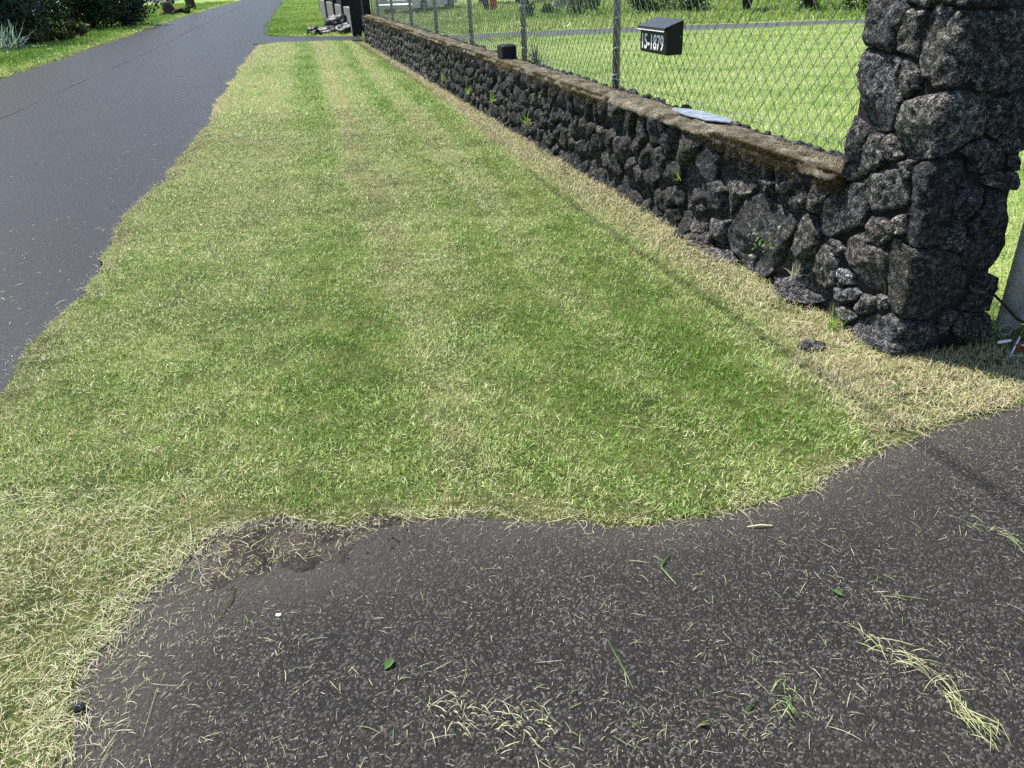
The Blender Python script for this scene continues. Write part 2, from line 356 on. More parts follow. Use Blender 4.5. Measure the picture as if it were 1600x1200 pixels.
obj('driveway', mesh('driveway', np.c_[XX.ravel(), YY.ravel(), np.full(XX.size, .004)], F, MA['drive'], True, {'dust': du}), **st)
VERGE = np.vstack([EDGE, [(3.4,3.3), (2.3,3.25), W(0,.1)[:2], W(0,0.05)[:2], W(WALL_END,.05)[:2], W(WALL_END+.8,0)[:2], (-4.6,23.75), (-6.2,24.1)], ROAD_R[(ROAD_R[:,1]<23.6)&(ROAD_R[:,1]>-.5)][::-1]])
VN = VERGE[(VERGE[:,1] < 3.6)]
sheet('verge', VERGE, (-2.8,.3,2.5,3.4), .025, [EDGE[EDGE[:,1] > .2][::2], ROAD_R[(ROAD_R[:,1] > 0) & (ROAD_R[:,1] < 4)]], .012, MA['thatch'], **st)
ngon('verge', np.vstack([[(1.55,3.4)], [W(.47,.05)[:2], W(WALL_END,.05)[:2], W(WALL_END+.8,0)[:2], (-4.6,23.75), (-6.2,24.1)], ROAD_R[(ROAD_R[:,1] < 23.6) & (ROAD_R[:,1] > 3.4)][::-1], [(float(np.interp(3.4, ROAD_R[:,1], ROAD_R[:,0])), 3.4)]]), .012, MA['thatch'], **st)
SOILP = densify([(-1.02,1.93),(-.93,1.83),(-.78,1.80),(-.62,1.86),(-.50,1.93),(-.40,2.02),(-.46,2.10),(-.6,2.07),(-.75,2.12),(-.95,2.10),(-1.05,2.03),(-1.02,1.93)], .015, .03, 4, 9.)[:-1]
sheet('soil_patch', SOILP, (-1.15,1.70,-.3,2.2), .012, [np.vstack([SOILP, SOILP[:1]])], .0185, MA['soil'], .13, .009, **st)
ngon('driveway', [(-6.9,24.1),(-7.6,27.7),(-5.6,25.95),(-3.9,25.25),(-3.6,23.4),(-4.8,23.75),(-6.2,24.1)], .017, MA['road'], **st)
VERGE2 = np.vstack([[(-3.9,25.3),(-4.9,25.75),(-6.2,26.6),(-7.5,28.2)], ROAD_R[(ROAD_R[:,1]>28.6)&(ROAD_R[:,1]<75)], [(-14.5,75)]])
ngon('verge', VERGE2, .012, MA['lawnfloor'], **st)
LAWN = [W(-.2,.3)[:2], W(WALL_END+1,.3)[:2], (-4.0,30), (-9,48), (-4,62), (14,50), (26,34), (26,-2), (9,-2), (9,3.0), (2.6,3.3)]
ngon('lawn', LAWN, -.004, MA['lawnfloor'], **st)
PATH = densify([(-2.6,21.7),(.46,21.5),(2.1,21.5),(5,21.1),(9.2,20.6),(16,19.6),(24,18.4),(24,19.6),(16,20.8),(9.3,21.8),(5,22.9),(2.1,23.5),(.4,23.7),(-2.8,23.9)], .5, .05, 8, 1.)
ngon('path', PATH, .004, MA['path'], **st)
LEFTV = np.vstack([ROAD_L[(ROAD_L[:,1]>6)&(ROAD_L[:,1]<95)], [(-95,120),(-95,6)]])
ngon('verge', LEFTV, .008, MA['lawnfloor'], **st)

# ------------------------------------------------------------------ grass: tufts stood on points
def blades(n, rad, L0, L1, wd, lean, seed, curl=.5, segs=2):
    g_ = np.random.default_rng(seed)
    r_ = rad*np.sqrt(g_.random(n)); th = g_.random(n)*6.283; bx = r_*np.cos(th); by = r_*np.sin(th)
    L = L0+(L1-L0)*g_.random(n); az = g_.random(n)*6.283; ln = np.clip(np.abs(g_.normal(0, lean, n)), 0, 1.45)
    rn = g_.random(n); V = []; Fc = []; A = []
    for i in range(n):
        d_ = np.array([math.cos(az[i]), math.sin(az[i]), 0]); sd = np.array([-d_[1], d_[0], 0])
        tw = g_.normal(0, .6); p = np.array([bx[i], by[i], -.002]); a = ln[i]; b0 = len(V)
        for k in range(segs+1):
            t = k/segs; ww = wd*(1-.85*t**1.5)*.5
            side = sd*math.cos(tw)+np.array([0, 0, 1])*math.sin(tw)*.6
            V.append(p-side*ww); V.append(p+side*ww); A += [rn[i], rn[i]]
            a2 = a+curl*t*g_.random(); p = p+(d_*math.sin(a2)+np.array([0, 0, 1])*math.cos(a2))*L[i]/segs
            p[2] = max(p[2], .001)
        for k in range(segs): Fc.append((b0+2*k, b0+2*k+1, b0+2*k+3, b0+2*k+2))
    return np.array(V), np.array(Fc), np.array(A)
def tuft_set(name, mat, nvar, **kw):
    c = bpy.data.collections.new(name)
    for i in range(nvar):
        V, Fc, A = blades(seed=i*13+len(name), **kw)
        o = bpy.data.objects.new(name, mesh(name, V, Fc, mat, False, {'rnd': A})); c.objects.link(o)
    return c
def scatter(name, P, scl, dry, coll, nvar, tilt=.15, parent=None, rot=None, **kw):
    n = len(P); rt = np.c_[rng.normal(0, tilt, n), rng.normal(0, tilt, n), rng.random(n)*6.283] if rot is None else rot
    me = bpy.data.meshes.new(name); me.vertices.add(n); me.vertices.foreach_set('co', np.asarray(P, np.float32).ravel())
    for nm, ty, dat in (('rot', 'FLOAT_VECTOR', rt), ('scl', 'FLOAT', scl), ('dry', 'FLOAT', dry)):
        at = me.attributes.new(nm, ty, 'POINT'); at.data.foreach_set('vector' if ty == 'FLOAT_VECTOR' else 'value', np.asarray(dat, np.float32).ravel())
    at = me.attributes.new('pick', 'INT', 'POINT'); at.data.foreach_set('value', rng.integers(0, nvar, n).astype(np.int32))
    ng = bpy.data.node_groups.new(name, 'GeometryNodeTree')
    ng.interface.new_socket('Geometry', in_out='INPUT', socket_type='NodeSocketGeometry'); ng.interface.new_socket('Geometry', in_out='OUTPUT', socket_type='NodeSocketGeometry')
    gi = ng.nodes.new('NodeGroupInput'); go = ng.nodes.new('NodeGroupOutput'); ip = ng.nodes.new('GeometryNodeInstanceOnPoints')
    ci = ng.nodes.new('GeometryNodeCollectionInfo'); ci.inputs['Collection'].default_value = coll; ci.inputs['Separate Children'].default_value = True; ci.inputs['Reset Children'].default_value = True
    def na(nm, t):
        a = ng.nodes.new('GeometryNodeInputNamedAttribute'); a.data_type = t; a.inputs['Name'].default_value = nm; return a.outputs[0]
    e2r = ng.nodes.new('FunctionNodeEulerToRotation')
    L = ng.links.new
    L(gi.outputs[0], ip.inputs['Points']); L(ci.outputs[0], ip.inputs['Instance']); ip.inputs['Pick Instance'].default_value = True
    L(na('pick', 'INT'), ip.inputs['Instance Index']); L(na('rot', 'FLOAT_VECTOR'), e2r.inputs[0]); L(e2r.outputs[0], ip.inputs['Rotation']); L(na('scl', 'FLOAT'), ip.inputs['Scale'])
    L(ip.outputs[0], go.inputs[0])
    o = obj(name, me, parent, **kw); md = o.modifiers.new('scatter', 'NODES'); md.node_group = ng
    return o
T_WIDE = tuft_set('wide_tuft', MA['fargrass'], 5, n=60, rad=.34, L0=.05, L1=.12, wd=.022, lean=.7, curl=.6)
def field(name, P, L, wd, lean, mat, dry=None, curl=.6, simple=False, az=None, up=None, rnd=None, parent=None, **kw):
    """many single blades as one mesh; P is n x 3"""
    n = len(P); az = rng.random(n)*6.283 if az is None else az; ln = np.clip(np.abs(rng.normal(0, 1, n))*lean, 0, 1.5)
    D = np.c_[np.cos(az), np.sin(az), np.zeros(n)]; tw = rng.normal(0, .5, n); S = np.c_[-D[:,1]*np.cos(tw), D[:,0]*np.cos(tw), np.sin(tw)*.7]
    Z = np.array([0,0,1.]) if up is None else up; L = L[:,None]; w_ = np.broadcast_to(np.asarray(wd, float), (n,))[:,None]
    ax = lambda a: D*np.sin(a)[:,None]+Z*np.cos(a)[:,None]
    if simple:
        t = P+ax(ln)*L; V = np.stack([P-S*w_*.5, P+S*w_*.5, t], 1); m_ = 3; F = np.arange(n*3).reshape(-1,3)
    else:
        m = P+ax(ln)*L*.55; t = m+ax(ln+curl*rng.random(n)+.1)*L*.45
        if up is None: t[:,2] = np.maximum(t[:,2], P[:,2]+.002)
        V = np.stack([P-S*w_*.45, P+S*w_*.45, m-S*w_*.42, m+S*w_*.42, t], 1); m_ = 5
        b = np.arange(n)[:,None]*5; F = np.vstack([b+[0,1,3], b+[0,3,2], b+[2,3,4]])
    at = {'rnd': np.repeat(rng.random(n) if rnd is None else rnd, m_)}
    if dry is not None: at['dry'] = np.repeat(dry, m_)
    return obj(name, mesh(name, V.reshape(-1,3), F, mat, False, at), parent, **kw)
def sample(poly, dens_bands):
    P = np.asarray(poly); out = []
    x0, y0 = P.min(0); x1, y1 = P.max(0)
    for ya_, yb_, de in dens_bands:
        a, b = max(y0, ya_), min(y1, yb_)
        if b <= a: continue
        k = int((x1-x0)*(b-a)*de); x = rng.uniform(x0, x1, k); y = rng.uniform(a, b, k); m = pip(x, y, P); out.append(np.c_[x[m], y[m]])
    return np.vstack(out)
def smooth(x, a, b): t = np.clip((x-a)/(b-a), 0, 1); return t*t*(3-2*t)
SUNNY = lambda P: P
def verge_dry(x, y):
    q = (x-WA[0])*WN[0]+(y-WA[1])*WN[1]; s = (x-WA[0])*WD[0]+(y-WA[1])*WD[1]
    dr = x-np.interp(y, ROAD_R[:,1], ROAD_R[:,0]); de = np.full(x.shape, 9.); nr = y < 3.4; de[nr] = dline(x[nr], y[nr], EDGE[EDGE[:,1] > .4][::4])
    qq = q+.037*(np.clip(s, 0, 20)-4)+.03*fbm(s*.6, q*0, 1., 2)
    b = .50+.12*fbm(x, y, .9, 1)+.10*fbm(x, y, 5., 6)+.07*fbm(x, y, 16., 5)
    stripe = np.interp(qq, [.0,.36,.44,.54,.74,.84,1.04,1.14,1.30,1.42,1.62,1.70,1.76,1.86,1.96,2.05,2.30,2.45,2.7,3.3], [.3,.2,.0,-.14,-.12,.06,.08,-.11,-.10,.05,.03,.16,.20,.17,-.04,-.13,-.11,.0,.08,.07])
    b = b+stripe*(.85+.45*smooth(y, 4., 9.))
    # lusher patch towards the near right of the verge, paler in the middle distance
    b -= .11*np.exp(-(((x-.45)/.75)**2+((y-3.3)/.9)**2))
    b += .09*smooth(y, 4., 8.)
    b += .10*np.exp(-(((x+.35)/.45)**2+((y-4.6)/.8)**2))
    b += .42*(1-smooth(dr, .02, .22))*(.6+.4*fbm(x, y, 3., 11)) + .55*(1-smooth(de, .0, .16))*(.6+.6*fbm(x, y, 6., 12))
    lb = smooth(-x, .75, 1.25)*(1-smooth(y, 1.7, 2.6)); b += .46*lb*(.8+.5*fbm(x, y, 4., 17))
    b = np.where((de > .12) & (dr > .2) & (lb < .2) & (q > .3), np.minimum(b, .80), b)
    return np.clip(b, .02, 1.), q, dr, de, s
P = sample(VERGE, [(.7,2.0,21000),(2.0,3.6,20500),(3.6,5.5,13500),(5.5,8,7500),(8,11,5000)])
P = P[(P[:,0] > -.8*P[:,1]-.45) & (P[:,0] < 2.35)]
dry, q, dr, de, s_ = verge_dry(P[:,0], P[:,1]); k = len(P)
thin = fbm(P[:,0], P[:,1], 9., 14)
bare = pip(P[:,0], P[:,1], SOILP) & (rng.random(k) < .9)
qs = np.clip(.30-.03*(s_-4), .06, .28)
keep = (q > qs*(.55+.25*fbm(s_, s_*0, 2.2, 3)+.55*rng.random(k))) & ~bare & (rng.random(k) > .15*(dry > .9)) & (rng.random(k) < .86+.4*thin)
keep &= ~((q < .42) & (s_ < .25) & (rng.random(k) < .6))
P = P[keep]; dry = dry[keep]; k = len(P); clumpy = fbm(P[:,0], P[:,1], 22., 15)
L = (.009+.018*rng.random(k)+.012*(rng.random(k) < .08))*(1-.3*(dry > .75))*(1+.9*np.clip(.42-dry, 0, .4))*(1+.25*clumpy)*(1+.03*np.clip(P[:,1]-4, 0, 7))
field('verge_grass', np.c_[P, np.full(k, .012)], L, (.0017+.0020*rng.random(k))*(1-.45*smooth(dry, .5, .8))+.0004*np.clip(P[:,1]-3.5, 0, 8), (.85 if False else .8+.35*smooth(dry, .5, .85)), MA['grass'], np.clip(dry+.12*clumpy+.03, 0, 1), curl=.35, label='mown green grass verge between the road and the lava stone wall', cat='grass', kind='stuff')
P = sample(VERGE, [(11,16,3200),(16,24.5,2000)])
dry, q, dr, de, s_ = verge_dry(P[:,0], P[:,1]); k = q > .25; P = P[k]; dry = dry[k]; k = len(P)
field('verge_grass', np.c_[P, np.full(k, .012)], .03+.03*rng.random(k), .007+.004*rng.random(k), .8, MA['grass'], dry+.03, simple=True, label='far end of the mown grass verge before the next driveway', cat='grass', kind='stuff')
# dry straw at the foot of the wall and pillar
n_ = 58000; s_ = rng.random(n_)**1.8*(WALL_END+.5)-.1; q_ = np.clip(.32-.03*(s_-4), .10, .31)*(rng.random(n_)**1.05)*1.1+rng.normal(0, .035, n_)-.03; P = WA+np.outer(s_, WD)-np.outer(q_, WE)
n2 = 34000; P2 = np.c_[rng.uniform(1.15, 2.7, n2), rng.uniform(2.40, 3.02, n2)]; k2 = pip(P2[:,0], P2[:,1], VERGE) & (dline(P2[:,0], P2[:,1], EDGE[::5]) > .02); q2 = (P2[:,0]-WA[0])*WN[0]+(P2[:,1]-WA[1])*WN[1]; k2 &= q2 < .30+.22*rng.random(n2); P2 = P2[k2]
P = np.vstack([P, P2]); k = len(P); pat = fbm(P[:,0], P[:,1], 6., 33); m_ = rng.random(k) < .75+.6*pat; P = P[m_]; k = len(P)
field('dry_grass', np.c_[P, np.full(k, .012)], .02+.035*rng.random(k), .0018+.0012*rng.random(k)+.0003*np.clip(P[:,1]-3.5, 0, 12), 1.05, MA['straw'], curl=.9, rnd=np.clip(rng.random(k)+.18*fbm(P[:,0], P[:,1], 5., 34), 0, 1), label='strip of dead straw-coloured grass along the foot of the wall', cat='dry grass', kind='stuff')
# lawn behind the fence
P = sample(LAWN, [(2.9,8,4200),(8,14,2400),(14,22.4,1300)])
P = P[(P[:,0] < 2.6+.62*P[:,1])]
o_ = (P[:,0]-WA[0])*WE[0]+(P[:,1]-WA[1])*WE[1]; P = P[o_ > .36]; P = P[~pip(P[:,0], P[:,1], PATH)]; k = len(P)
row = np.sin((P[:,1]+.12*P[:,0])*2*math.pi/1.15+1.2*fbm(P[:,0], P[:,1], .4, 24))
dry = np.clip(.55+.10*fbm(P[:,0], P[:,1], .5, 21)+.10*fbm(P[:,0], P[:,1], 4., 22)+.07*row, .1, .95)
field('lawn_grass', np.c_[P, np.full(k, -.003)], .03+.03*rng.random(k), .005+.004*rng.random(k)+.0004*np.clip(P[:,1]-5, 0, 16), .8, MA['grass'], dry, simple=True, label='bright mown lawn seen through the chain link fence', cat='grass', kind='stuff')
P = sample(LAWN, [(21,42,16)]); P = P[(dline(P[:,0], P[:,1], PATH) > .4) & ~pip(P[:,0], P[:,1], PATH)]
dry = np.clip(.50+.22*fbm(P[:,0], P[:,1], .3, 23), .05, .95)
scatter('bank_grass', np.c_[P, np.full(len(P), 0.)], .8+1.0*rng.random(len(P)), dry, T_WIDE, 5, label='rougher grass beyond the path behind the fence', cat='grass', kind='stuff')
P = sample(VERGE2, [(25,50,26),(50,75,9)])
dry = np.clip(.42+.25*fbm(P[:,0], P[:,1], .35, 31)+.07*np.sin(P[:,1]*1.1+P[:,0]*.3), .05, .95)
scatter('verge_grass', np.c_[P, np.full(len(P), .012)], .55+.35*rng.random(len(P)), dry, T_WIDE, 5, label='patch of roadside grass beyond the next driveway, behind the bin bags', cat='grass', kind='stuff')
P = sample(LEFTV, [(14,32,34),(32,50,14),(50,80,6)]); dl = dline(P[:,0], P[:,1], ROAD_L); P = P[(dl < 14) & (P[:,0] > -34)]; dl = dl[(dl < 14)][:len(P)] if False else dline(P[:,0], P[:,1], ROAD_L)
dry = np.clip(.24+.16*fbm(P[:,0], P[:,1], .5, 41)+.35*(dl < .25), .02, .95)
scatter('roadside_grass', np.c_[P, np.full(len(P), .008)], .6+.6*rng.random(len(P)), dry, T_WIDE, 5, label='greener grass verge on the far left side of the road', cat='grass', kind='stuff')

# ------------------------------------------------------------------ lava stone wall and pillar
HAND=[[(-0.532,1.424),(-0.537,1.357),(-0.531,1.261),(-0.506,1.238),(-0.331,1.227),(-0.329,1.309),(-0.285,1.397),(-0.352,1.427),(-0.444,1.443)],
[(-0.281,1.395),(-0.323,1.322),(-0.325,1.23),(-0.193,1.218),(-0.206,1.298),(-0.194,1.387)],
[(-0.325,1.423),(-0.307,1.407),(-0.196,1.391),(-0.168,1.422),(-0.188,1.469),(-0.276,1.477),(-0.34,1.456)],
[(-0.163,1.404),(-0.189,1.369),(-0.201,1.29),(-0.185,1.189),(-0.166,1.156),(-0.117,1.14),(-0.097,1.114),(0.005,1.129),(0.081,1.146),(0.082,1.199),(0.073,1.249),(0.091,1.312),(0.132,1.384),(0.064,1.384),(-0.075,1.401)],
[(0.138,1.383),(0.092,1.308),(0.074,1.245),(0.087,1.183),(0.13,1.108),(0.248,1.085),(0.344,1.099),(0.444,1.139),(0.409,1.283),(0.346,1.383),(0.244,1.397)],
[(-0.156,1.422),(-0.137,1.415),(-0.047,1.401),(0.05,1.396),(0.058,1.422),(0.038,1.472),(-0.176,1.469)],
[(0.072,1.393),(0.14,1.391),(0.2,1.403),(0.201,1.464),(0.046,1.472)],
[(-0.506,1.235),(-0.539,1.157),(-0.559,1.063),(-0.547,1.0),(-0.518,0.964),(-0.455,0.948),(-0.399,0.912),(-0.271,0.928),(-0.24,0.98),(-0.228,1.051),(-0.268,1.096),(-0.284,1.153),(-0.276,1.212),(-0.371,1.222)],
[(-0.273,1.212),(-0.283,1.162),(-0.267,1.092),(-0.225,1.065),(-0.16,1.113),(-0.182,1.181),(-0.201,1.213)],
[(-0.224,1.061),(-0.236,1.004),(-0.238,0.938),(-0.209,0.868),(-0.178,0.845),(-0.105,0.85),(-0.021,0.869),(0.074,0.899),(0.138,0.929),(0.203,0.948),(0.195,1.003),(0.169,1.079),(0.09,1.115),(-0.032,1.119),(-0.117,1.096)],
[(0.18,1.069),(0.189,1.021),(0.206,0.957),(0.279,0.914),(0.294,0.976),(0.298,1.068),(0.249,1.081)],
[(0.299,1.081),(0.299,0.975),(0.292,0.908),(0.307,0.88),(0.357,0.85),(0.425,0.858),(0.463,0.886),(0.438,1.025),(0.401,1.099)],
[(-0.579,0.962),(-0.566,0.861),(-0.543,0.748),(-0.522,0.682),(-0.453,0.687),(-0.405,0.708),(-0.426,0.756),(-0.423,0.824),(-0.398,0.909),(-0.454,0.945),(-0.521,0.96)],
[(-0.39,0.905),(-0.416,0.825),(-0.419,0.747),(-0.403,0.714),(-0.355,0.74),(-0.27,0.818),(-0.31,0.86),(-0.31,0.913)],
[(-0.296,0.916),(-0.312,0.864),(-0.271,0.823),(-0.228,0.821),(-0.178,0.845),(-0.212,0.868),(-0.239,0.916),(-0.269,0.923)],
[(-0.187,0.824),(-0.184,0.801),(-0.148,0.76),(-0.109,0.768),(-0.105,0.803),(-0.11,0.842),(-0.151,0.844)],
[(-0.227,0.792),(-0.334,0.749),(-0.367,0.711),(-0.362,0.649),(-0.321,0.612),(-0.284,0.589),(-0.24,0.593),(-0.112,0.654),(-0.092,0.694),(-0.108,0.764),(-0.154,0.758),(-0.187,0.8)],
[(-0.104,0.843),(-0.102,0.789),(-0.094,0.713),(-0.085,0.606),(-0.071,0.534),(-0.051,0.509),(0.114,0.511),(0.139,0.551),(0.135,0.612),(0.161,0.688),(0.159,0.755),(0.176,0.777),(0.163,0.821),(0.135,0.861),(0.029,0.877)],
[(0.161,0.927),(0.085,0.898),(0.163,0.863),(0.2,0.794),(0.29,0.784),(0.355,0.8),(0.34,0.849),(0.293,0.905),(0.224,0.925)],
[(0.352,0.848),(0.364,0.799),(0.378,0.784),(0.426,0.783),(0.427,0.816),(0.397,0.853)],
[(0.257,0.778),(0.281,0.737),(0.365,0.712),(0.441,0.701),(0.451,0.727),(0.422,0.779),(0.349,0.782)],
[(0.168,0.745),(0.159,0.673),(0.159,0.629),(0.195,0.607),(0.236,0.609),(0.278,0.669),(0.26,0.739),(0.205,0.736)],
[(0.273,0.723),(0.287,0.658),(0.254,0.607),(0.243,0.563),(0.241,0.507),(0.228,0.446),(0.255,0.395),(0.299,0.367),(0.433,0.358),(0.458,0.441),(0.45,0.562),(0.423,0.626),(0.384,0.691),(0.342,0.71)],
[(0.148,0.606),(0.146,0.571),(0.125,0.518),(0.139,0.485),(0.223,0.463),(0.235,0.508),(0.228,0.575)],
[(-0.133,0.526),(-0.14,0.471),(-0.154,0.413),(-0.141,0.335),(-0.107,0.236),(-0.06,0.203),(0.014,0.192),(0.114,0.18),(0.18,0.215),(0.265,0.246),(0.28,0.326),(0.239,0.408),(0.219,0.458),(0.117,0.503),(-0.043,0.506)],
[(-0.177,0.581),(-0.15,0.614),(-0.092,0.634),(-0.077,0.553),(-0.121,0.534),(-0.153,0.546)],
[(-0.295,0.57),(-0.316,0.532),(-0.3,0.455),(-0.211,0.455),(-0.147,0.522),(-0.154,0.551),(-0.215,0.586)],
[(-0.323,0.498),(-0.407,0.44),(-0.431,0.364),(-0.377,0.317),(-0.272,0.266),(-0.149,0.254),(-0.142,0.312),(-0.161,0.438),(-0.211,0.455),(-0.295,0.451)],
[(-0.549,0.656),(-0.619,0.538),(-0.625,0.449),(-0.604,0.396),(-0.541,0.402),(-0.323,0.516),(-0.315,0.578),(-0.382,0.683),(-0.453,0.678)],
[(0.332,0.318),(0.326,0.253),(0.298,0.195),(0.363,0.168),(0.47,0.156),(0.465,0.214),(0.48,0.268),(0.467,0.32),(0.384,0.354)],
[(0.288,0.186),(0.288,0.117),(0.313,0.024),(0.472,-0.004),(0.497,0.022),(0.488,0.095),(0.487,0.142),(0.45,0.156),(0.365,0.162)],
[(0.23,0.212),(0.212,0.141),(0.221,0.082),(0.269,0.068),(0.281,0.118),(0.28,0.193)],
[(-0.169,0.148),(-0.253,0.096),(-0.303,-0.011),(-0.188,-0.06),(-0.039,-0.015),(0.121,-0.001),(0.191,0.099),(0.176,0.159),(0.117,0.169),(0.015,0.186),(-0.072,0.193)],
[(-0.26,0.218),(-0.288,0.166),(-0.293,0.122),(-0.251,0.121),(-0.193,0.15),(-0.175,0.186),(-0.182,0.23)],
[(-0.165,0.253),(-0.179,0.219),(-0.171,0.188),(-0.132,0.186),(-0.1,0.21),(-0.118,0.249)],
[(-0.446,0.282),(-0.446,0.246),(-0.403,0.213),(-0.338,0.231),(-0.347,0.269),(-0.395,0.287)],
[(-0.448,0.179),(-0.442,0.119),(-0.365,0.13),(-0.291,0.177),(-0.275,0.213),(-0.344,0.222)],
[(-0.418,0.091),(-0.38,0.05),(-0.296,0.029),(-0.261,0.093),(-0.292,0.116),(-0.354,0.122)],
[(-1.162,0.46),(-1.287,0.417),(-1.368,0.301),(-1.454,0.177),(-1.413,0.095),(-1.278,0.013),(-1.163,-0.116),(-1.017,-0.04),(-0.946,0.076),(-0.884,0.204),(-0.841,0.307),(-0.819,0.396),(-0.921,0.431),(-1.068,0.451)],
[(-0.739,0.614),(-0.762,0.544),(-0.758,0.485),(-0.67,0.478),(-0.619,0.538),(-0.573,0.612),(-0.654,0.61)],
[(-0.745,0.471),(-0.783,0.418),(-0.809,0.349),(-0.809,0.253),(-0.739,0.218),(-0.65,0.266),(-0.618,0.337),(-0.645,0.414),(-0.696,0.466)],
[(-0.586,0.359),(-0.624,0.28),(-0.636,0.208),(-0.595,0.153),(-0.526,0.146),(-0.447,0.199),(-0.447,0.272),(-0.479,0.333)],
[(-0.531,0.399),(-0.543,0.372),(-0.461,0.332),(-0.427,0.372),(-0.47,0.406)],
[(-0.929,0.102),(-0.957,0.016),(-0.883,-0.068),(-0.777,-0.095),(-0.588,-0.006),(-0.488,0.104),(-0.564,0.145),(-0.64,0.181),(-0.778,0.16)],
[(-0.843,0.596),(-0.853,0.552),(-0.92,0.475),(-0.812,0.459),(-0.761,0.497),(-0.764,0.555)],
[(-1.177,0.535),(-1.165,0.473),(-1.062,0.478),(-1.042,0.546),(-1.09,0.56)],
[(-1.033,0.554),(-1.013,0.509),(-0.927,0.51),(-0.922,0.585)],
[(-1.808,-0.026),(-1.78,-0.114),(-1.694,-0.054),(-1.607,-0.027),(-1.672,-0.0)],
[(-1.55,-0.016),(-1.804,-0.171),(-1.782,-0.213),(-1.525,-0.171),(-1.352,-0.102),(-1.286,-0.012),(-1.403,0.038)],
[(-1.762,0.406),(-1.765,0.324),(-1.693,0.238),(-1.511,0.271),(-1.531,0.394),(-1.622,0.437)],
[(-1.514,0.453),(-1.507,0.329),(-1.468,0.26),(-1.345,0.39),(-1.232,0.45),(-1.21,0.527)],
[(-1.867,0.277),(-1.889,0.21),(-1.791,0.182),(-1.706,0.227),(-1.762,0.303)],
[(-1.686,0.195),(-1.685,0.089),(-1.573,0.038),(-1.462,0.057),(-1.453,0.171),(-1.45,0.236),(-1.588,0.221)],
[(-1.866,0.155),(-1.87,0.067),(-1.768,0.025),(-1.696,0.062),(-1.714,0.18)]]

CR = .04; CL = math.pi/2*CR
def skin(u, z, h, pil=False):
    """corner-wrapped wall face: u<0 along the wall, u>0 round the corner onto the gate side"""
    if pil and z > .675 and u < -.50:
        ex = -u-.50; ph = min(1., ex/.07)*math.pi/2; nn = math.cos(ph)*WN+math.sin(ph)*WD; cc = WA+WD*.50+WE*.0446
        base = cc+nn*.0446+(WE*(ex-.07) if ex > .07 else 0); p = base+nn*h; return (p[0], p[1], z)
    if u <= -CL/2: base = WA+WD*(-u-CL/2+CR); nn = WN
    elif u >= CL/2: base = WA+WE*(u-CL/2+CR); nn = -WD
    else:
        ph = (u+CL/2)/CL*math.pi/2; nn = math.cos(ph)*WN+math.sin(ph)*(-WD); base = WA+(WD+WE)*CR+nn*CR
    if z < .10:
        t = .10-z
        if u > -1.95: z = .10-t*.5; h += t*.38
        else: h += t*.15
    p = base+nn*h; return (p[0], p[1], z)
def stone_mesh(poly, fn, seed, K=22, rings=(1., .985, .93, .82, .64, .42, .2), hmax=.045, gap=.006, rough=.010, depth=.06, slope=.28, edge=.06):
    g_ = random.Random(seed); P = np.asarray(poly, float); c = P.mean(0)
    a2 = 0; cx = cy = 0
    for i in range(len(P)):
        x0, y0 = P[i-1]; x1, y1 = P[i]; cr = x0*y1-x1*y0; a2 += cr; cx += (x0+x1)*cr; cy += (y0+y1)*cr
    if abs(a2) > 1e-9: c = np.array([cx/(3*a2), cy/(3*a2)])
    size = math.sqrt(abs(a2)/2)
    va = np.arctan2(P[:,1]-c[1], P[:,0]-c[0]) % (2*math.pi); ang = list(va)
    for th in np.linspace(0, 2*math.pi, K, endpoint=False):
        if min(abs((th-v+math.pi) % (2*math.pi)-math.pi) for v in va) > 1.6/K: ang.append(th)
    ang = np.array(sorted(ang)); K = len(ang); rad = np.zeros(K)
    for i, th in enumerate(ang):
        d_ = np.array([math.cos(th), math.sin(th)]); best = 0
        for j in range(len(P)):
            p0 = P[j-1]-c; e_ = P[j]-P[j-1]; den = d_[0]*e_[1]-d_[1]*e_[0]
            if abs(den) < 1e-9: continue
            t = (p0[0]*e_[1]-p0[1]*e_[0])/den; uu = (p0[0]*d_[1]-p0[1]*d_[0])/den
            if t > 0 and -1e-6 <= uu <= 1+1e-6: best = max(best, t)
        rad[i] = best or size*.4
    rad = .84*rad+.08*(np.roll(rad, 1)+np.roll(rad, -1)); rad = np.maximum(rad-gap, size*.12)
    hm = min(hmax, size*.40)
    planes = [(g_.gauss(0, slope), g_.gauss(.04, slope), hm*g_.uniform(.75, 1.15)) for _ in range(5)]
    off = Vector((g_.uniform(-99, 99), g_.uniform(-99, 99), g_.uniform(-99, 99)))
    V = []; er = edge*size+.006
    def pt(f, i):
        x = c[0]+math.cos(ang[i])*rad[i]*f; y = c[1]+math.sin(ang[i])*rad[i]*f; ed = (1-f)*rad[i]
        q = Vector((x, y, 0)); n2 = mnoise.noise_vector(q*(2.6/size)+off)
        if f == 1.: h = -depth
        else:
            h = hm*(1-math.exp(-ed/er))
            for px, py, ph in planes: h = min(h, ph+px*(x-c[0])+py*(y-c[1])+.10*hm*n2.x)
            h -= hm*.6
        nv = mnoise.noise_vector(q*(1.1/size)+off)*.05*size+n2*.028*size+mnoise.noise_vector(q*26+off)*rough*.7+mnoise.noise_vector(q*70+off)*rough*.5
        return fn(x+nv.x*.5, y+nv.y*.5, h+nv.z*1.1)
    for f in rings:
        for i in range(K): V.append(pt(f, i))
    V.append(pt(0.0001, 0)); F = []
    for r_ in range(len(rings)-1):
        for i in range(K): j = (i+1) % K; F.append((r_*K+i, r_*K+j, r_*K+K+j, r_*K+K+i))
    b = (len(rings)-1)*K
    for i in range(K): F.append((b+i, b+(i+1) % K, len(V)-1))
    V = np.array(V); return V, F
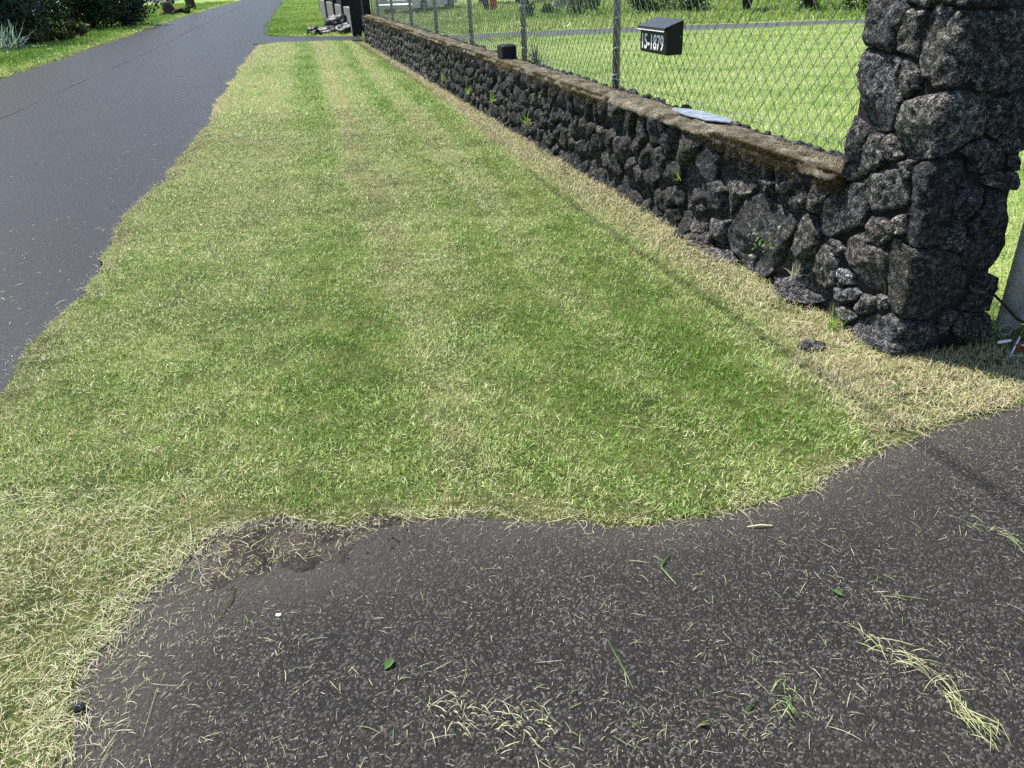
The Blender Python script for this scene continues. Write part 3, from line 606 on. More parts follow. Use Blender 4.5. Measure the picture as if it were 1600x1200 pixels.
def put_stone(parent, V, F, mat, label=None):
    c = V.mean(0); o = obj('stone', mesh('stone', V-c, F, mat, True), parent, c)
    if label: o['label'] = label
    return o
def clip(poly, a, b, c):
    out = []
    for i in range(len(poly)):
        p, q = poly[i-1], poly[i]; dp = a*p[0]+b*p[1]-c; dq = a*q[0]+b*q[1]-c
        if (dp <= 0) != (dq <= 0): t = dp/(dp-dq); out.append((p[0]+(q[0]-p[0])*t, p[1]+(q[1]-p[1])*t))
        if dq <= 0: out.append(q)
    return out
def voronoi(seeds, rect, reach):
    S = np.asarray(seeds); out = []
    for i, (x, y) in enumerate(S):
        poly = [(rect[0], rect[1]), (rect[2], rect[1]), (rect[2], rect[3]), (rect[0], rect[3])]
        d = np.hypot(S[:,0]-x, S[:,1]-y); idx = np.where((d < reach) & (d > 1e-9))[0]
        for j in idx[np.argsort(d[idx])]:
            mx, my = (S[j]+S[i])/2; dx, dy = S[j]-S[i]; poly = clip(poly, dx, dy, dx*mx+dy*my)
            if len(poly) < 3: break
        out.append(poly)
    return out
def seeds_rows(x0, x1, y0, y1, wx, hy, jit):
    out = []; ny = max(1, round((y1-y0)/hy)); hy = (y1-y0)/ny
    for r_ in range(ny):
        x = x0+random.random()*wx
        while x < x1:
            w_ = wx*random.uniform(.65, 1.45); out.append((x+random.uniform(-jit, jit)*wx, y0+hy*(r_+.5)+random.uniform(-jit, jit)*hy*1.3)); x += w_
    return out
MA['rock_wall'] = rockmat('wall_lava_rock', .62, .18)
wall = empty('stone_wall', W(10, .15, 0), 'long low wall of black lava stones with a mossy top beside the verge', 'wall')
pillar = empty('gate_pillar', W(.27, .22, 0), 'tall square gate pillar of big black lava stones at the near end of the wall', 'pillar')
def at_parent(o, par): o.matrix_parent_inverse = Matrix.Translation(-par.location); return o
def wbox(s0, s1, o0, o1, z0, z1):
    P = [W(s, o, z) for z in (z0, z1) for s, o in ((s0,o0),(s1,o0),(s1,o1),(s0,o1))]
    return P, [(0,1,2,3),(7,6,5,4),(0,4,5,1),(1,5,6,2),(2,6,7,3),(3,7,4,0)]
V, F = wbox(.50, WALL_END-.05, .045, .33, -.05, .63); at_parent(obj('wall_core', mesh('wall_core', V, F, MA['rock_dark']), wall), wall)
V, F = wbox(.033, .525, .035, .44, -.05, 1.78); at_parent(obj('pillar_core', mesh('pillar_core', V, F, MA['mortar']), pillar), pillar)
for k, p in enumerate(HAND):
    p = np.array(p); big = abs(p[:,0].max()-p[:,0].min()) > .3
    par = pillar if p[:,0].mean() > -.56 else wall
    V, F = stone_mesh(p, (lambda u, z, h: skin(u, z, h, True)) if par is pillar else skin, 100+k, K=48 if big else 32, rings=(1.,.985,.95,.88,.78,.66,.52,.36,.18) if not big else (1.,.99,.97,.93,.88,.82,.75,.67,.58,.48,.37,.25,.12), hmax=.034 if p[:,0].mean() > -.6 else .07, gap=-.001, rough=.012, slope=.12 if (p[:,0].mean() > -.6 or k == 38) else .26, edge=.03, depth=.05)
    at_parent(put_stone(par, V, F, MA['rock_pale' if k == 35 else 'rock_grey' if k in (14,21,23,25,33,34,42,36,2,20) else 'rock_dark' if k in (12,22,24,29,30,38) else 'rock']), par)
# pillar: upper courses above the picture, and the two far sides
for k, p in enumerate(voronoi(seeds_rows(-.52, .45, 1.49, 1.80, .19, .155, .2), (-.52, 1.48, .45, 1.80), .6)):
    if len(p) > 2: V, F = stone_mesh(p, lambda u, z, h: skin(u, z, h, True), 300+k, K=18, rings=(1.,.97,.85,.65,.4,.2), hmax=.05); at_parent(put_stone(pillar, V, F, MA['rock']), pillar)
def face_back(u, z, h): q_ = WA+WD*u+WE*(.465+h); return (q_[0], q_[1], z)
def face_far(u, z, h): q_ = WA+WE*u+WD*(.555+h); return (q_[0], q_[1], z)
for fn, wd_, zb in ((face_back, .56, 0.), (face_far, .47, .66)):
    for k, p in enumerate(voronoi(seeds_rows(.08, wd_-.02, zb, 1.8, .2, .19, .2), (.06, zb, wd_, 1.8), .6)):
        if len(p) > 2: V, F = stone_mesh(p, fn, 400+k+int(zb*100), K=16, rings=(1.,.95,.8,.55,.25), hmax=.05); at_parent(put_stone(pillar, V, F, MA['rock']), pillar)
mb = MB(); pc = W(.27,.22,1.81); mb.box(pc, (.56,.50,.07), WROT, .02); at_parent(mb.build('pillar_cap', MA['mortar'], pillar), pillar)
# wall stones further along
sd = [p_ for p_ in seeds_rows(1.72, 4.6, -.06, .645, .175, .185, .30)+seeds_rows(4.6, WALL_END, -.06, .645, .150, .155, .30) if random.random() > .08]
cells = voronoi(sd, (1.62, -.10, WALL_END, .682), .7)
order = sorted([(sd[i][0], i) for i in range(len(sd)) if len(cells[i]) > 2])
cut = 255; rest_v = []; rest_f = []
for rank, (s0, i) in enumerate(order):
    p = np.array(cells[i]); p[:,0] *= -1; p = p[::-1]
    if abs(p[:,0]).min() < 1.62: continue
    near = s0 < 5
    V, F = stone_mesh(p, skin, 1000+i, K=26 if near else 14, rings=(1.,.97,.91,.82,.68,.5,.27) if near else (1.,.92,.72,.4), hmax=random.uniform(.045, .085), gap=.002 if random.random() > .25 else .009, rough=.016, slope=.33, edge=.035)
    if rank < cut: at_parent(put_stone(wall, V, F, MA['rock_wall']), wall)
    else:
        b = len(rest_v); rest_v += V.tolist(); rest_f += [tuple(i_+b for i_ in f) for f in F]
at_parent(obj('far_stones', mesh('far_stones', rest_v, rest_f, MA['rock_wall'], True), wall, kind='stuff'), wall)
# top course between the pillar and the picked-out stones
for k, p in enumerate(voronoi([(.68,.645),(.83,.63),(.99,.645),(1.15,.625),(1.32,.64),(1.48,.60),(1.62,.635),(1.6,.53)], (.59,.535,1.72,.682), .6)):
    p = np.array(p); p[:,0] *= -1; V, F = stone_mesh(p[::-1], lambda u, z, h: skin(u, z, h-.006), 900+k, K=24, rings=(1.,.97,.91,.82,.68,.5,.27), hmax=.06, gap=.002, rough=.014, slope=.3, edge=.035); at_parent(put_stone(wall, V, F, MA['rock_wall']), wall)
# small chinking stones wedged in the joints
for k in range(26):
    s0 = random.uniform(.2, 4.5)
    z0 = random.uniform(.05, .55); r0 = random.uniform(.02, .035)
    p = [(-s0+r0*math.cos(t)*random.uniform(.7,1.2), z0+r0*math.sin(t)*random.uniform(.7,1.2)) for t in np.linspace(0, 6.283, 7)[:-1]]
    V, F = stone_mesh(p, lambda u, z, h: skin(u, z, h-.012), 700+k, K=10, rings=(1.,.9,.6,.3), hmax=.03, gap=0, rough=.006, depth=.04); at_parent(put_stone(wall if s0 > .56 else pillar, V, F, MA['rock']), wall if s0 > .56 else pillar)
# mortar cap with a rounded mossy lip
ss = np.r_[np.arange(.565, 6, .03), np.arange(6, WALL_END, .08)]
prof = [(.06,.635),(.012,.645),(-.006,.656),(-.008,.668),(.008,.684),(.05,.698),(.11,.703),(.17,.700),(.23,.69),(.29,.68),(.33,.66),(.34,.60)]
V = []
for s0 in ss:
    lip = .026*fbm(np.array([s0]), np.array([0.]), 2.3, 51)[0]+.012*fbm(np.array([s0]), np.array([0.]), 11., 52)[0]
    for k, (o0, z0) in enumerate(prof):
        nn = mnoise.noise_vector(Vector((s0*9, o0*14, z0*14)))+mnoise.noise_vector(Vector((s0*28, o0*40, z0*40)))*.6
        V.append(W(s0+nn.x*.006, o0-(lip if k in (1,2,3,4) else 0)+nn.y*.014, z0+nn.z*.016+(lip*.6 if k < 4 else 0)))
m_ = len(prof); F = np.array([(i*m_+k, i*m_+m_+k, i*m_+m_+k+1, i*m_+k+1) for i in range(len(ss)-1) for k in range(m_-1)])
at_parent(obj('wall_cap', mesh('wall_cap', V, [tuple(f) for f in F]+[tuple(range(m_)), tuple(range(len(V)-1, len(V)-m_-1, -1))], MA['cap'], True), wall), wall)
n_ = 90000; s_ = .5+rng.random(n_)**1.8*(WALL_END-.55); ed_ = rng.random(n_) < .62
o_ = np.where(ed_, rng.normal(.006, .016, n_), rng.uniform(0, .2, n_)); o_ = np.clip(o_, -.016, .24)
patch = fbm(s_, o_*3, 1.6, 61)+.5*fbm(s_, o_*2, 7., 62)
z_ = np.interp(o_, [-.016,-.008,.004,.016,.05,.11,.17,.23], [.645,.66,.676,.688,.699,.704,.701,.691]); lowf = (o_ < -.003) & (rng.random(n_) < .7); z_ = np.where(lowf, rng.uniform(.62, .672, n_), z_)
kp = (patch > -.15+.6*rng.random(n_)) | (ed_ & (patch > -.55+.3*rng.random(n_))); s_, o_, z_, patch, lowf = [a_[kp] for a_ in (s_, o_, z_, patch, lowf)]; n_ = len(s_)
dr_ = np.clip(np.where(o_ < .022, .30, .74)+.26*patch+rng.normal(0, .07, n_)-.25*(s_ < 1.9)*(o_ < .10), 0, 1)
P = np.c_[WA+np.outer(s_, WD)+np.outer(o_, WE), z_]
upv = np.where((o_ < .0)[:,None], np.array([WN[0]*.75, WN[1]*.75, .35]), np.array([0,0,.9])); upv = np.where(lowf[:,None], np.array([WN[0]*.8, WN[1]*.8, -.35]), upv)
at_parent(field('wall_moss', P, (.007+.014*rng.random(n_))*(1+.4*(o_ < 0)), .0016+.0012*rng.random(n_)+.0003*np.clip(s_-4, 0, 9), .7, MA['moss'], dr_, up=upv, parent=wall, kind='stuff'), wall)
# dark rubble along the back edge of the wall top, under the fence
V = []; F = []
for k in range(210):
    s0 = .55+random.random()**1.5*(WALL_END-.7); r0 = random.uniform(.018, .05); c = W(s0, random.uniform(.23, .33), .675+r0*.15); b = len(V)
    for j in range(14):
        t = math.acos(1-2*(j+.5)/14); ph = j*2.4; rr = r0*random.uniform(.7, 1.2); V.append((c[0]+rr*math.sin(t)*math.cos(ph), c[1]+rr*math.sin(t)*math.sin(ph), c[2]+rr*.6*math.cos(t)))
    import bmesh
    bm = bmesh.new(); vs_ = [bm.verts.new(v) for v in V[b:]]; hull = bmesh.ops.convex_hull(bm, input=vs_); bm.verts.index_update()
    F += [tuple(v.index+b for v in f.verts) for f in bm.faces]; bm.free()
at_parent(obj('rubble', mesh('rubble', V, F, MA['rock']), wall, kind='stuff'), wall)
# ------------------------------------------------------------------ chain link fence on the wall
FOFF, FZ0, FZ1 = .25, .695, 1.95
fence = empty('chain_link_fence', W(10, FOFF, .69), 'galvanised chain link fence with pipe posts standing on the stone wall', 'fence')
A_ = .05; HZ = .057
def picket_path():
    pts = []; z = FZ0; k = 0; side = -1
    while z < FZ1:
        pts.append((side*A_/2*.86, side*.0025, z-.008)); pts.append((side*A_/2, side*.0034, z)); pts.append((side*A_/2*.86, side*.0025, z+.008)); z += HZ; side = -side; k += 1
    return np.array(pts)
pk = picket_path(); rr = .0022
ring = [(rr,0),(0,rr),(-rr,0),(0,-rr)]
n_p = int((WALL_END-.55)/A_); tv = []
T = np.gradient(pk, axis=0); T /= np.linalg.norm(T, axis=1)[:,None]
base = []
for p, t in zip(pk, T):
    a = np.cross(t, [0,1,0]); a /= np.linalg.norm(a); b = np.cross(t, a)
    for c_, s_ in ring: base.append(p+a*c_+b*s_)
base = np.array(base); m = len(pk)
bf = np.array([(i*4+k, i*4+(k+1)%4, i*4+4+(k+1)%4, i*4+4+k) for i in range(m-1) for k in range(4)])
VV = []; FF = []
for i in range(n_p):
    s0 = .56+i*A_; flip = 1 if i % 2 == 0 else -1
    o = base.copy(); o[:,0] *= flip; dep = o[:,1]*flip
    wob = .006*math.sin(s0*2.1)+.004*math.sin(s0*7.3)
    P = WA+np.outer(s0+o[:,0], WD)+np.outer(FOFF+dep+wob*(o[:,2]-FZ0), WE); VV.append(np.c_[P, o[:,2]+.006*math.sin(s0*3.3)+.004*math.sin(i*12.9898)])
    FF.append(bf+i*len(base))
at_parent(obj('chain_link_mesh', mesh('chain_link_mesh', np.vstack(VV), np.vstack(FF), MA['galv'], True), fence, kind='stuff'), fence)
mb = MB(); mb.tube([W(s, FOFF-.006, .762+.006*math.sin(s*1.9)) for s in np.arange(.5, WALL_END, .25)], .0022, 6); at_parent(mb.build('tension_wire', MA['galv'], fence, True), fence)
mb = MB(); mb.tube([W(s, FOFF+.02, 1.93) for s in (.45, 5, 10, 15, WALL_END)], .019, 10); at_parent(mb.build('top_rail', MA['galv'], fence, True), fence)
for s0 in (3.80, 6.38, 8.88, 11.35, 13.85, 16.35, 18.8):
    mb = MB(); c = W(s0, FOFF+.035, 0); mb.tube([(c[0],c[1],.62),(c[0],c[1],1.96)], .030, 16); mb.tube([(c[0],c[1],1.955),(c[0],c[1],1.99),(c[0],c[1],2.0)], [.034,.03,.004], 16)
    po = at_parent(mb.build('post', MA['galv'], fence, True), fence)
    for zt in (.80, 1.0, 1.22, 1.45, 1.7):
        mb = MB(); mb.tube([(c[0]+.0325*math.cos(t), c[1]+.0325*math.sin(t), zt+.02*math.sin(t*.5+s0)) for t in np.linspace(0, 6.283, 13)], .0019, 5, False); at_parent(mb.build('wire_tie', MA['white'], po, True), po) if s0 < 9 else None
# ------------------------------------------------------------------ mailbox
mbx = empty('mailbox', W(2.80, FOFF-.006, 1.035), 'black metal mailbox numbered 15-1879 hung on the chain link fence', 'mailbox', rz=WROT)
hw, dp, hf, hb = .205, .118, .165, .205
V = [(-hw,0,0),(hw,0,0),(hw,-dp,0.012),(hw,-dp+.012,0),(-hw,-dp,.012),(-hw,-dp+.012,0),(-hw,0,hb),(hw,0,hb),(hw,-dp,hf),(-hw,-dp,hf)]
F = [(0,5,3,1),(5,4,2,3),(4,9,8,2),(1,3,2,8,7),(0,6,9,4,5),(0,1,7,6),(6,7,8,9)]
obj('mailbox_body', mesh('mailbox_body', V, [f[::-1] for f in F], MA['black']), mbx)
lw = hw+.006; y1 = -dp-.022; zb = hb+.004; zf = hf-.001
V = [(-lw,0,zb),(lw,0,zb),(lw,y1,zf),(-lw,y1,zf),(-lw,0,zb+.004),(lw,0,zb+.004),(lw,y1,zf+.004),(-lw,y1,zf+.004),(-lw,y1,zf-.018),(lw,y1,zf-.018),(lw,y1+.003,zf-.018),(-lw,y1+.003,zf-.018)]
F = [(4,5,6,7),(0,3,2,1),(0,1,5,4),(1,2,6,5),(3,0,4,7),(7,6,9,8),(8,9,10,11),(3,7,8,11),(2,10,9,6),(3,11,10,2)]
lid = obj('lid', mesh('lid', V, F, MA['lid']), mbx)
mb = MB(); mb.box((0, y1-.0025, zf-.0165), (2*lw, .004, .005)); mb.build('lid_edge', MA['white'], lid)
fc = bpy.data.curves.new('house_number', 'FONT'); fc.body = '15-1879'; fc.size = 1.0; fc.extrude = .012; fc.offset = .016; fc.align_x = 'CENTER'; fc.align_y = 'CENTER'
to = bpy.data.objects.new('house_number_curve', fc); COL.objects.link(to); bpy.context.view_layer.update()
dgm = bpy.context.evaluated_depsgraph_get(); tme = bpy.data.meshes.new_from_object(to.evaluated_get(dgm)); bpy.data.objects.remove(to)
tme.materials.clear(); tme.materials.append(MA['white']); tme.name = 'house_number'
xs = np.zeros(len(tme.vertices)*3); tme.vertices.foreach_get('co', xs); xs = xs.reshape(-1,3); w_t = np.ptp(xs[:,0]); h_t = np.ptp(xs[:,1]); cx_ = (xs[:,0].max()+xs[:,0].min())/2; cy_ = (xs[:,1].max()+xs[:,1].min())/2
num = obj('house_number', tme, mbx); sx = .335/w_t; sy = .098/h_t
num.rotation_euler = (math.pi/2, 0, 0); num.scale = (sx, sy, .05); num.location = (-cx_*sx-.004, -dp-.0012, .072-cy_*sy)
mb = MB(); mb.tube([(hw, -.02, .11),(hw+.008, -.02, .11)], .006, 10); mb.build('bolt', MA['galv'], mbx, True)
# ------------------------------------------------------------------ things on the wall top
def slab(poly, z0, z1):
    n = len(poly); V = [(x, y, z0) for x, y in poly]+[(x, y, z1) for x, y in poly]
    a = sum(poly[i-1][0]*poly[i][1]-poly[i][0]*poly[i-1][1] for i in range(n))
    F = [tuple(range(n-1,-1,-1)), tuple(range(n, 2*n))]+[(i,(i+1)%n,n+(i+1)%n,n+i) for i in range(n)]
    if a < 0: F = [f[::-1] for f in F]
    return V, F
pl = [(-.36,-.02),(-.30,-.06),(-.17,-.075),(-.02,-.095),(.1,-.08),(.22,-.085),(.30,-.04),(.38,-.02),(.33,.03),(.2,.06),(.05,.055),(-.1,.07),(-.25,.04)]
V, F = slab(pl, 0, .006); o = obj('sheet', mesh('sheet', V, F, MA['plate']), loc=W(2.18, .19, .711), label='pale blue flat sheet lying on the wall top below the mailbox', cat='sheet'); o.rotation_euler = (0.02, -.02, WROT)
blk = MB(); blk.box((0,0,.075), (.19,.17,.15), 0, .018); o = blk.build('concrete_block', MA['darkwood'], None, False, W(6.55, .13, .70), label='black square block standing on the wall top beside a fence post', cat='block'); o.rotation_euler = (0,0,WROT+.1)
# ------------------------------------------------------------------ gate at the right edge
GX, GY = 2.215, 3.075
gate = empty('metal_gate', (GX, GY, 0), 'grey pipe gate with wire mesh beside the stone pillar', 'gate')
mb = MB(); mb.tube([(0,0,.10),(0,0,1.55)], .047, 20); mb.build('gate_stile', MA['pipe'], gate, True)
mb = MB(); mb.tube([(0,0,.14),(1.6,-.12,.14)], .03, 14); mb.build('bottom_rail', MA['pipe'], gate, True)
mb = MB(); mb.tube([(0,0,1.5),(1.6,-.12,1.5)], .03, 14); mb.build('top_rail', MA['pipe'], gate, True)
mb = MB(); mb.tube([(1.6,-.12,.10),(1.6,-.12,1.55)], .047, 16); mb.build('gate_stile', MA['pipe'], gate, True)
for k in range(15):
    mb = MB(); x = .08+k*.1; mb.tube([(x,-.075*x,.14),(x,-.075*x,1.5)], .0025, 5); mb.build('gate_wire', MA['galv'], gate)
for k in range(13):
    mb = MB(); z = .2+k*.1; mb.tube([(0,-.05,z),(1.6,-.12,z)], .0025, 5); mb.build('gate_wire', MA['galv'], gate)
mb = MB(); mb.tube([(-.055+.027*math.cos(t), -.075, .115+.024*math.sin(t)) for t in np.linspace(0, 6.283, 21)], .0055, 8, False); mb.build('latch_ring', MA['galv'], gate, True)
mb = MB(); mb.tube([(-.12,.0,.27),(-.07,-.045,.22),(-.01,-.06,.16),(.05,-.06,.125),(.12,-.05,.14)], .006, 8); mb.build('cable', MA['rubber'], gate, True)
mb = MB(); mb.tube([(-.075,-.075,.055),(-.02,-.075,.062)], .007, 8); mb.build('bolt', MA['white'], gate, True)
for a, b in (((-.05,-.14,.012),(.02,-.07,.075)), ((.03,-.2,.012),(.10,-.09,.09)), ((-.06,-.13,.018),(.16,-.17,.018)), ((.11,-.24,.012),(.18,-.1,.1)), ((-.01,-.1,.05),(.2,-.13,.05))):
    mb = MB(); mb.tube([a, b], .0042, 6); mb.build('grid_bar', MA['white'], gate, True)
mb = MB(); mb.box((.03,-.09,.03), (.09,.03,.05), .2, .006); mb.build('hinge_plate', MA['rust'], gate)

# ------------------------------------------------------------------ ribbons: cut grass, straws, weeds
def ribbons(P, yaw, L, wd, bend, lift, rnd, npt=4, pitch=None):
    n = len(P); t = np.linspace(0, 1, npt); V = np.zeros((n, npt, 2, 3)); A = np.repeat(rnd, npt*2)
    pitch = np.zeros(n) if pitch is None else pitch
    for k in range(npt):
        a = yaw+bend*(t[k]-.5); am = yaw+bend*(t[k]-.5)*.5
        c = np.c_[P[:,0]+np.cos(am)*L*(t[k]-.5)*np.cos(pitch), P[:,1]+np.sin(am)*L*(t[k]-.5)*np.cos(pitch), P[:,2]+lift*np.sin(math.pi*t[k])+L*t[k]*np.sin(pitch)]
        ww = wd*(.5 if 0 < k < npt-1 else .22); V[:,k,0] = c+np.c_[-np.sin(a)*ww, np.cos(a)*ww, .2*ww]; V[:,k,1] = c-np.c_[-np.sin(a)*ww, np.cos(a)*ww, .2*ww]
    b = np.arange(n)[:,None]*npt*2; F = []
    for k in range(npt-1): F.append(np.c_[b[:,0]+2*k, b[:,0]+2*k+1, b[:,0]+2*k+3, b[:,0]+2*k+2])
    return V.reshape(-1,3), np.vstack(F), A
def rib_obj(name, args, mat, parent=None, **kw):
    V, F, A = ribbons(*args); return obj(name, mesh(name, V, F, mat, False, {'rnd': A}), parent, **kw)
DRV = np.vstack([EDGE[EDGE[:,1] > .6], [(3.2,2.7),(3.2,.6)]])
def soil_litter():
    k = 1700; x = rng.uniform(-1.1, -.35, k); y = rng.uniform(1.75, 2.15, k); m_ = pip(x, y, SOILP); x = x[m_]; y = y[m_]; k = len(x)
    rib_obj('straw_litter', (np.c_[x, y, .0175+.005*rng.random(k)], rng.random(k)*6.283, .005+.014*rng.exponential(.9, k), .0006+.0008*rng.random(k), rng.normal(0, .6, k), .001+.003*rng.random(k), rng.random(k), 4), MA['straw'], label='dead straws strewn over the bare soil patch', cat='dry grass', kind='stuff')
soil_litter()
V = []; F = []
for k in range(120):
    x_ = random.uniform(-1.1, -.35); y_ = random.gauss(1.96, .05); r0 = random.uniform(.0015, .006); b = len(V); z_c = .012 if pip(np.array([x_]), np.array([y_]), SOILP)[0] else .005
    for dx, dy, dz in ((1,0,0),(-1,0,0),(0,1,0),(0,-1,0),(0,0,1),(0,0,-1)): V.append((x_+dx*r0*random.uniform(.7,1.3), y_+dy*r0*random.uniform(.7,1.3), z_c+dz*r0*random.uniform(.6,1.)))
    F += [(b+i, b+j, b+4) for i, j in ((0,2),(2,1),(1,3),(3,0))]+[(b+j, b+i, b+5) for i, j in ((0,2),(2,1),(1,3),(3,0))]
obj('soil_crumbs', mesh('soil_crumbs', V, F, MA['soil']), label='crumbs of dark earth round the bare soil patch', cat='soil', kind='stuff')
def on_drive(x, y): return pip(x, y, DRV)
# fine chaff
k = 60000; x = rng.uniform(-1.35, 2.6, k); y = rng.uniform(.85, 2.75, k); dn = .45+.55*fbm(x, y, 2.2, 71)+.35*fbm(x, y, 7., 72)
de = dline(x, y, EDGE[::5]); pr = np.clip(.08+.75*np.clip(dn-.45, 0, 1)+.45*np.exp(-de/.10), 0, 1); m_ = on_drive(x, y) & (rng.random(k) < pr); x = x[m_]; y = y[m_]; k = len(x)
sz = rng.exponential(1., k)
rib_obj('grass_clippings', (np.c_[x, y, np.full(k, .0062)], rng.random(k)*6.283, .003+.0055*sz, .0006+.0006*rng.random(k), rng.normal(0, .6, k), .0008+.002*rng.random(k), .42+.58*rng.random(k)**.8, 3), MA['clip'], label='tiny grass clippings scattered over the asphalt driveway', cat='clippings', kind='stuff')
# longer cut blades, in loose drifts
cl = [(-.15,1.27,.17,150),(.02,1.2,.12,60),(.30,1.19,.12,70),(.42,1.25,.1,30),(.5,1.45,.13,26),(.62,1.22,.1,50),(1.0,1.62,.12,40),(.9,1.8,.18,36),(.75,1.45,.15,24),(-.6,1.55,.2,24),(-1.05,1.5,.12,60),(-1.08,1.25,.1,60),(1.3,1.9,.15,30),(0.,1.6,.5,70),(.6,1.7,.45,70),(1.3,1.5,.4,40),(-.5,1.3,.35,50)]
X = []; 
for cx_, cy_, sg, nn in cl: nn = int(nn*.75); X.append(np.c_[rng.normal(cx_, sg, nn), rng.normal(cy_, sg*.6, nn)])
X = np.vstack(X); m_ = on_drive(X[:,0], X[:,1]); X = X[m_]; k = len(X)
rib_obj('grass_clippings', (np.c_[X, .0065+.004*rng.random(k)], rng.random(k)*6.283, .008+.018*rng.exponential(1., k), .0006+.0009*rng.random(k), rng.normal(0, .4, k), .001+.004*rng.random(k), .1+rng.random(k)*.85, 5), MA['clip'], label='loose drifts of longer cut grass blades on the driveway', cat='clippings', kind='stuff')
# straws lying over the mown verge
k = 5200; x = rng.uniform(-3.2, 2.2, k); y = .9+rng.random(k)**1.6*9; m_ = pip(x, y, VERGE) & ~pip(x, y, SOILP); x = x[m_]; y = y[m_]; dry, q, dr, de, s_ = verge_dry(x, y); m_ = rng.random(len(x)) < .25+dry; x = x[m_]; y = y[m_]; k = len(x)
lb = (x < -1.05) & (y < 1.9)
rib_obj('straw_litter', (np.c_[x, y, .022+.016*rng.random(k)], rng.random(k)*6.283, (.015+.022*rng.exponential(.8, k))*(1+.3*lb), .0008+.0009*rng.random(k), rng.normal(0, .5, k), .003+.006*rng.random(k), np.clip(.3+.7*rng.random(k), 0, 1), 4), MA['clip'], label='pale cut straws lying on top of the mown verge', cat='clippings', kind='stuff')
k = 7000; x = rng.uniform(-2.3, -.95, k); y = rng.uniform(.85, 2.3, k); m_ = pip(x, y, VERGE) & ~pip(x, y, SOILP) & (rng.random(k) < smooth(-x, .95, 1.3)); x = x[m_]; y = y[m_]; k = len(x)
rib_obj('straw_litter', (np.c_[x, y, .018+.02*rng.random(k)], rng.random(k)*6.283, .012+.02*rng.exponential(.9, k), .0006+.0010*rng.random(k), rng.normal(0, .35, k), .001+.004*rng.random(k), np.clip(.1+.85*rng.random(k), 0, 1), 5), MA['clip'], label='thick litter of dry straws at the lower left corner of the verge', cat='clippings', kind='stuff')
k = 3800; s_ = rng.random(k)**1.6*14; q_ = np.abs(rng.normal(.04, .12, k)); X = np.array([W(a, -b)[:2] for a, b in zip(s_, q_)]); 
X = np.vstack([X, np.c_[rng.uniform(1.5, 2.6, 700), rng.uniform(2.45, 2.95, 700)]]); m_ = pip(X[:,0], X[:,1], VERGE) ; X = X[m_]; k = len(X)
rib_obj('straw_litter', (np.c_[X, .018+.022*rng.random(k)], rng.random(k)*6.283, .02+.035*rng.exponential(.8, k), .0010+.0012*rng.random(k), rng.normal(0, .7, k), .004+.010*rng.random(k), rng.random(k), 5), MA['straw'], label='dead straws heaped at the foot of the wall and pillar', cat='dry grass', kind='stuff')
# fringe straws leaning out over the road and driveway edges
E2 = EDGE[(EDGE[:,1] > .9) & (EDGE[:,0] < 2.3)]; k = 1300; ii = rng.integers(0, len(E2), k); X = E2[ii]+rng.normal(0, .022, (k,2))
R2 = ROAD_R[(ROAD_R[:,1] > 2.5) & (ROAD_R[:,1] < 14)]; k2 = 900; jj = rng.integers(0, len(R2), k2); X2 = R2[jj]+rng.normal(0, .03, (k2,2)); X = np.vstack([X, X2]); k = len(X)
rib_obj('straw_litter', (np.c_[X, .008+.014*rng.random(k)], rng.random(k)*6.283, .010+.018*rng.exponential(.8, k), .0008+.0010*rng.random(k), rng.normal(0, .6, k), .002+.005*rng.random(k), np.clip(.3+.7*rng.random(k), 0, 1), 4), MA['clip'], label='dry straw fringe along the edges of the asphalt', cat='clippings', kind='stuff')
k = 420; x = rng.uniform(-8, -2.3, k); y = 2.9+rng.random(k)**1.5*14; xe = np.interp(y, ROAD_R[:,1], ROAD_R[:,0]); x = xe-np.abs(rng.exponential(.45, k)); m_ = x > np.interp(y, ROAD_L[:,1], ROAD_L[:,0])+.3; x = x[m_]; y = y[m_]; k = len(x)
tt = (x-np.interp(y, ROAD_L[:,1], ROAD_L[:,0]))/(np.interp(y, ROAD_R[:,1], ROAD_R[:,0])-np.interp(y, ROAD_L[:,1], ROAD_L[:,0])); zr = .03*(1-(2*tt-1)**2)
rib_obj('grass_clippings', (np.c_[x, y, zr+.004], rng.random(k)*6.283, .012+.02*rng.exponential(.8, k), .002+.0015*rng.random(k), rng.normal(0, .6, k), .002+.002*rng.random(k), .5+.5*rng.random(k), 3), MA['clip'], label='sparse straw bits on the road near the verge', cat='clippings', kind='stuff')
E3 = EDGE[(EDGE[:,0] < -.85) & (EDGE[:,1] > .85)]; k = 2600; ii = rng.integers(0, len(E3), k); X = E3[ii]+np.c_[rng.exponential(.09, k)-.09, rng.normal(0, .03, k)]
rib_obj('straw_litter', (np.c_[X, .007+.008*rng.random(k)], rng.random(k)*6.283, .008+.018*rng.exponential(.9, k), .0006+.0009*rng.random(k), rng.normal(0, .4, k), .001+.004*rng.random(k), np.clip(.1+.8*rng.random(k), 0, 1), 4), MA['clip'], label='straws spilling onto the asphalt along the left side of the driveway', cat='clippings', kind='stuff')
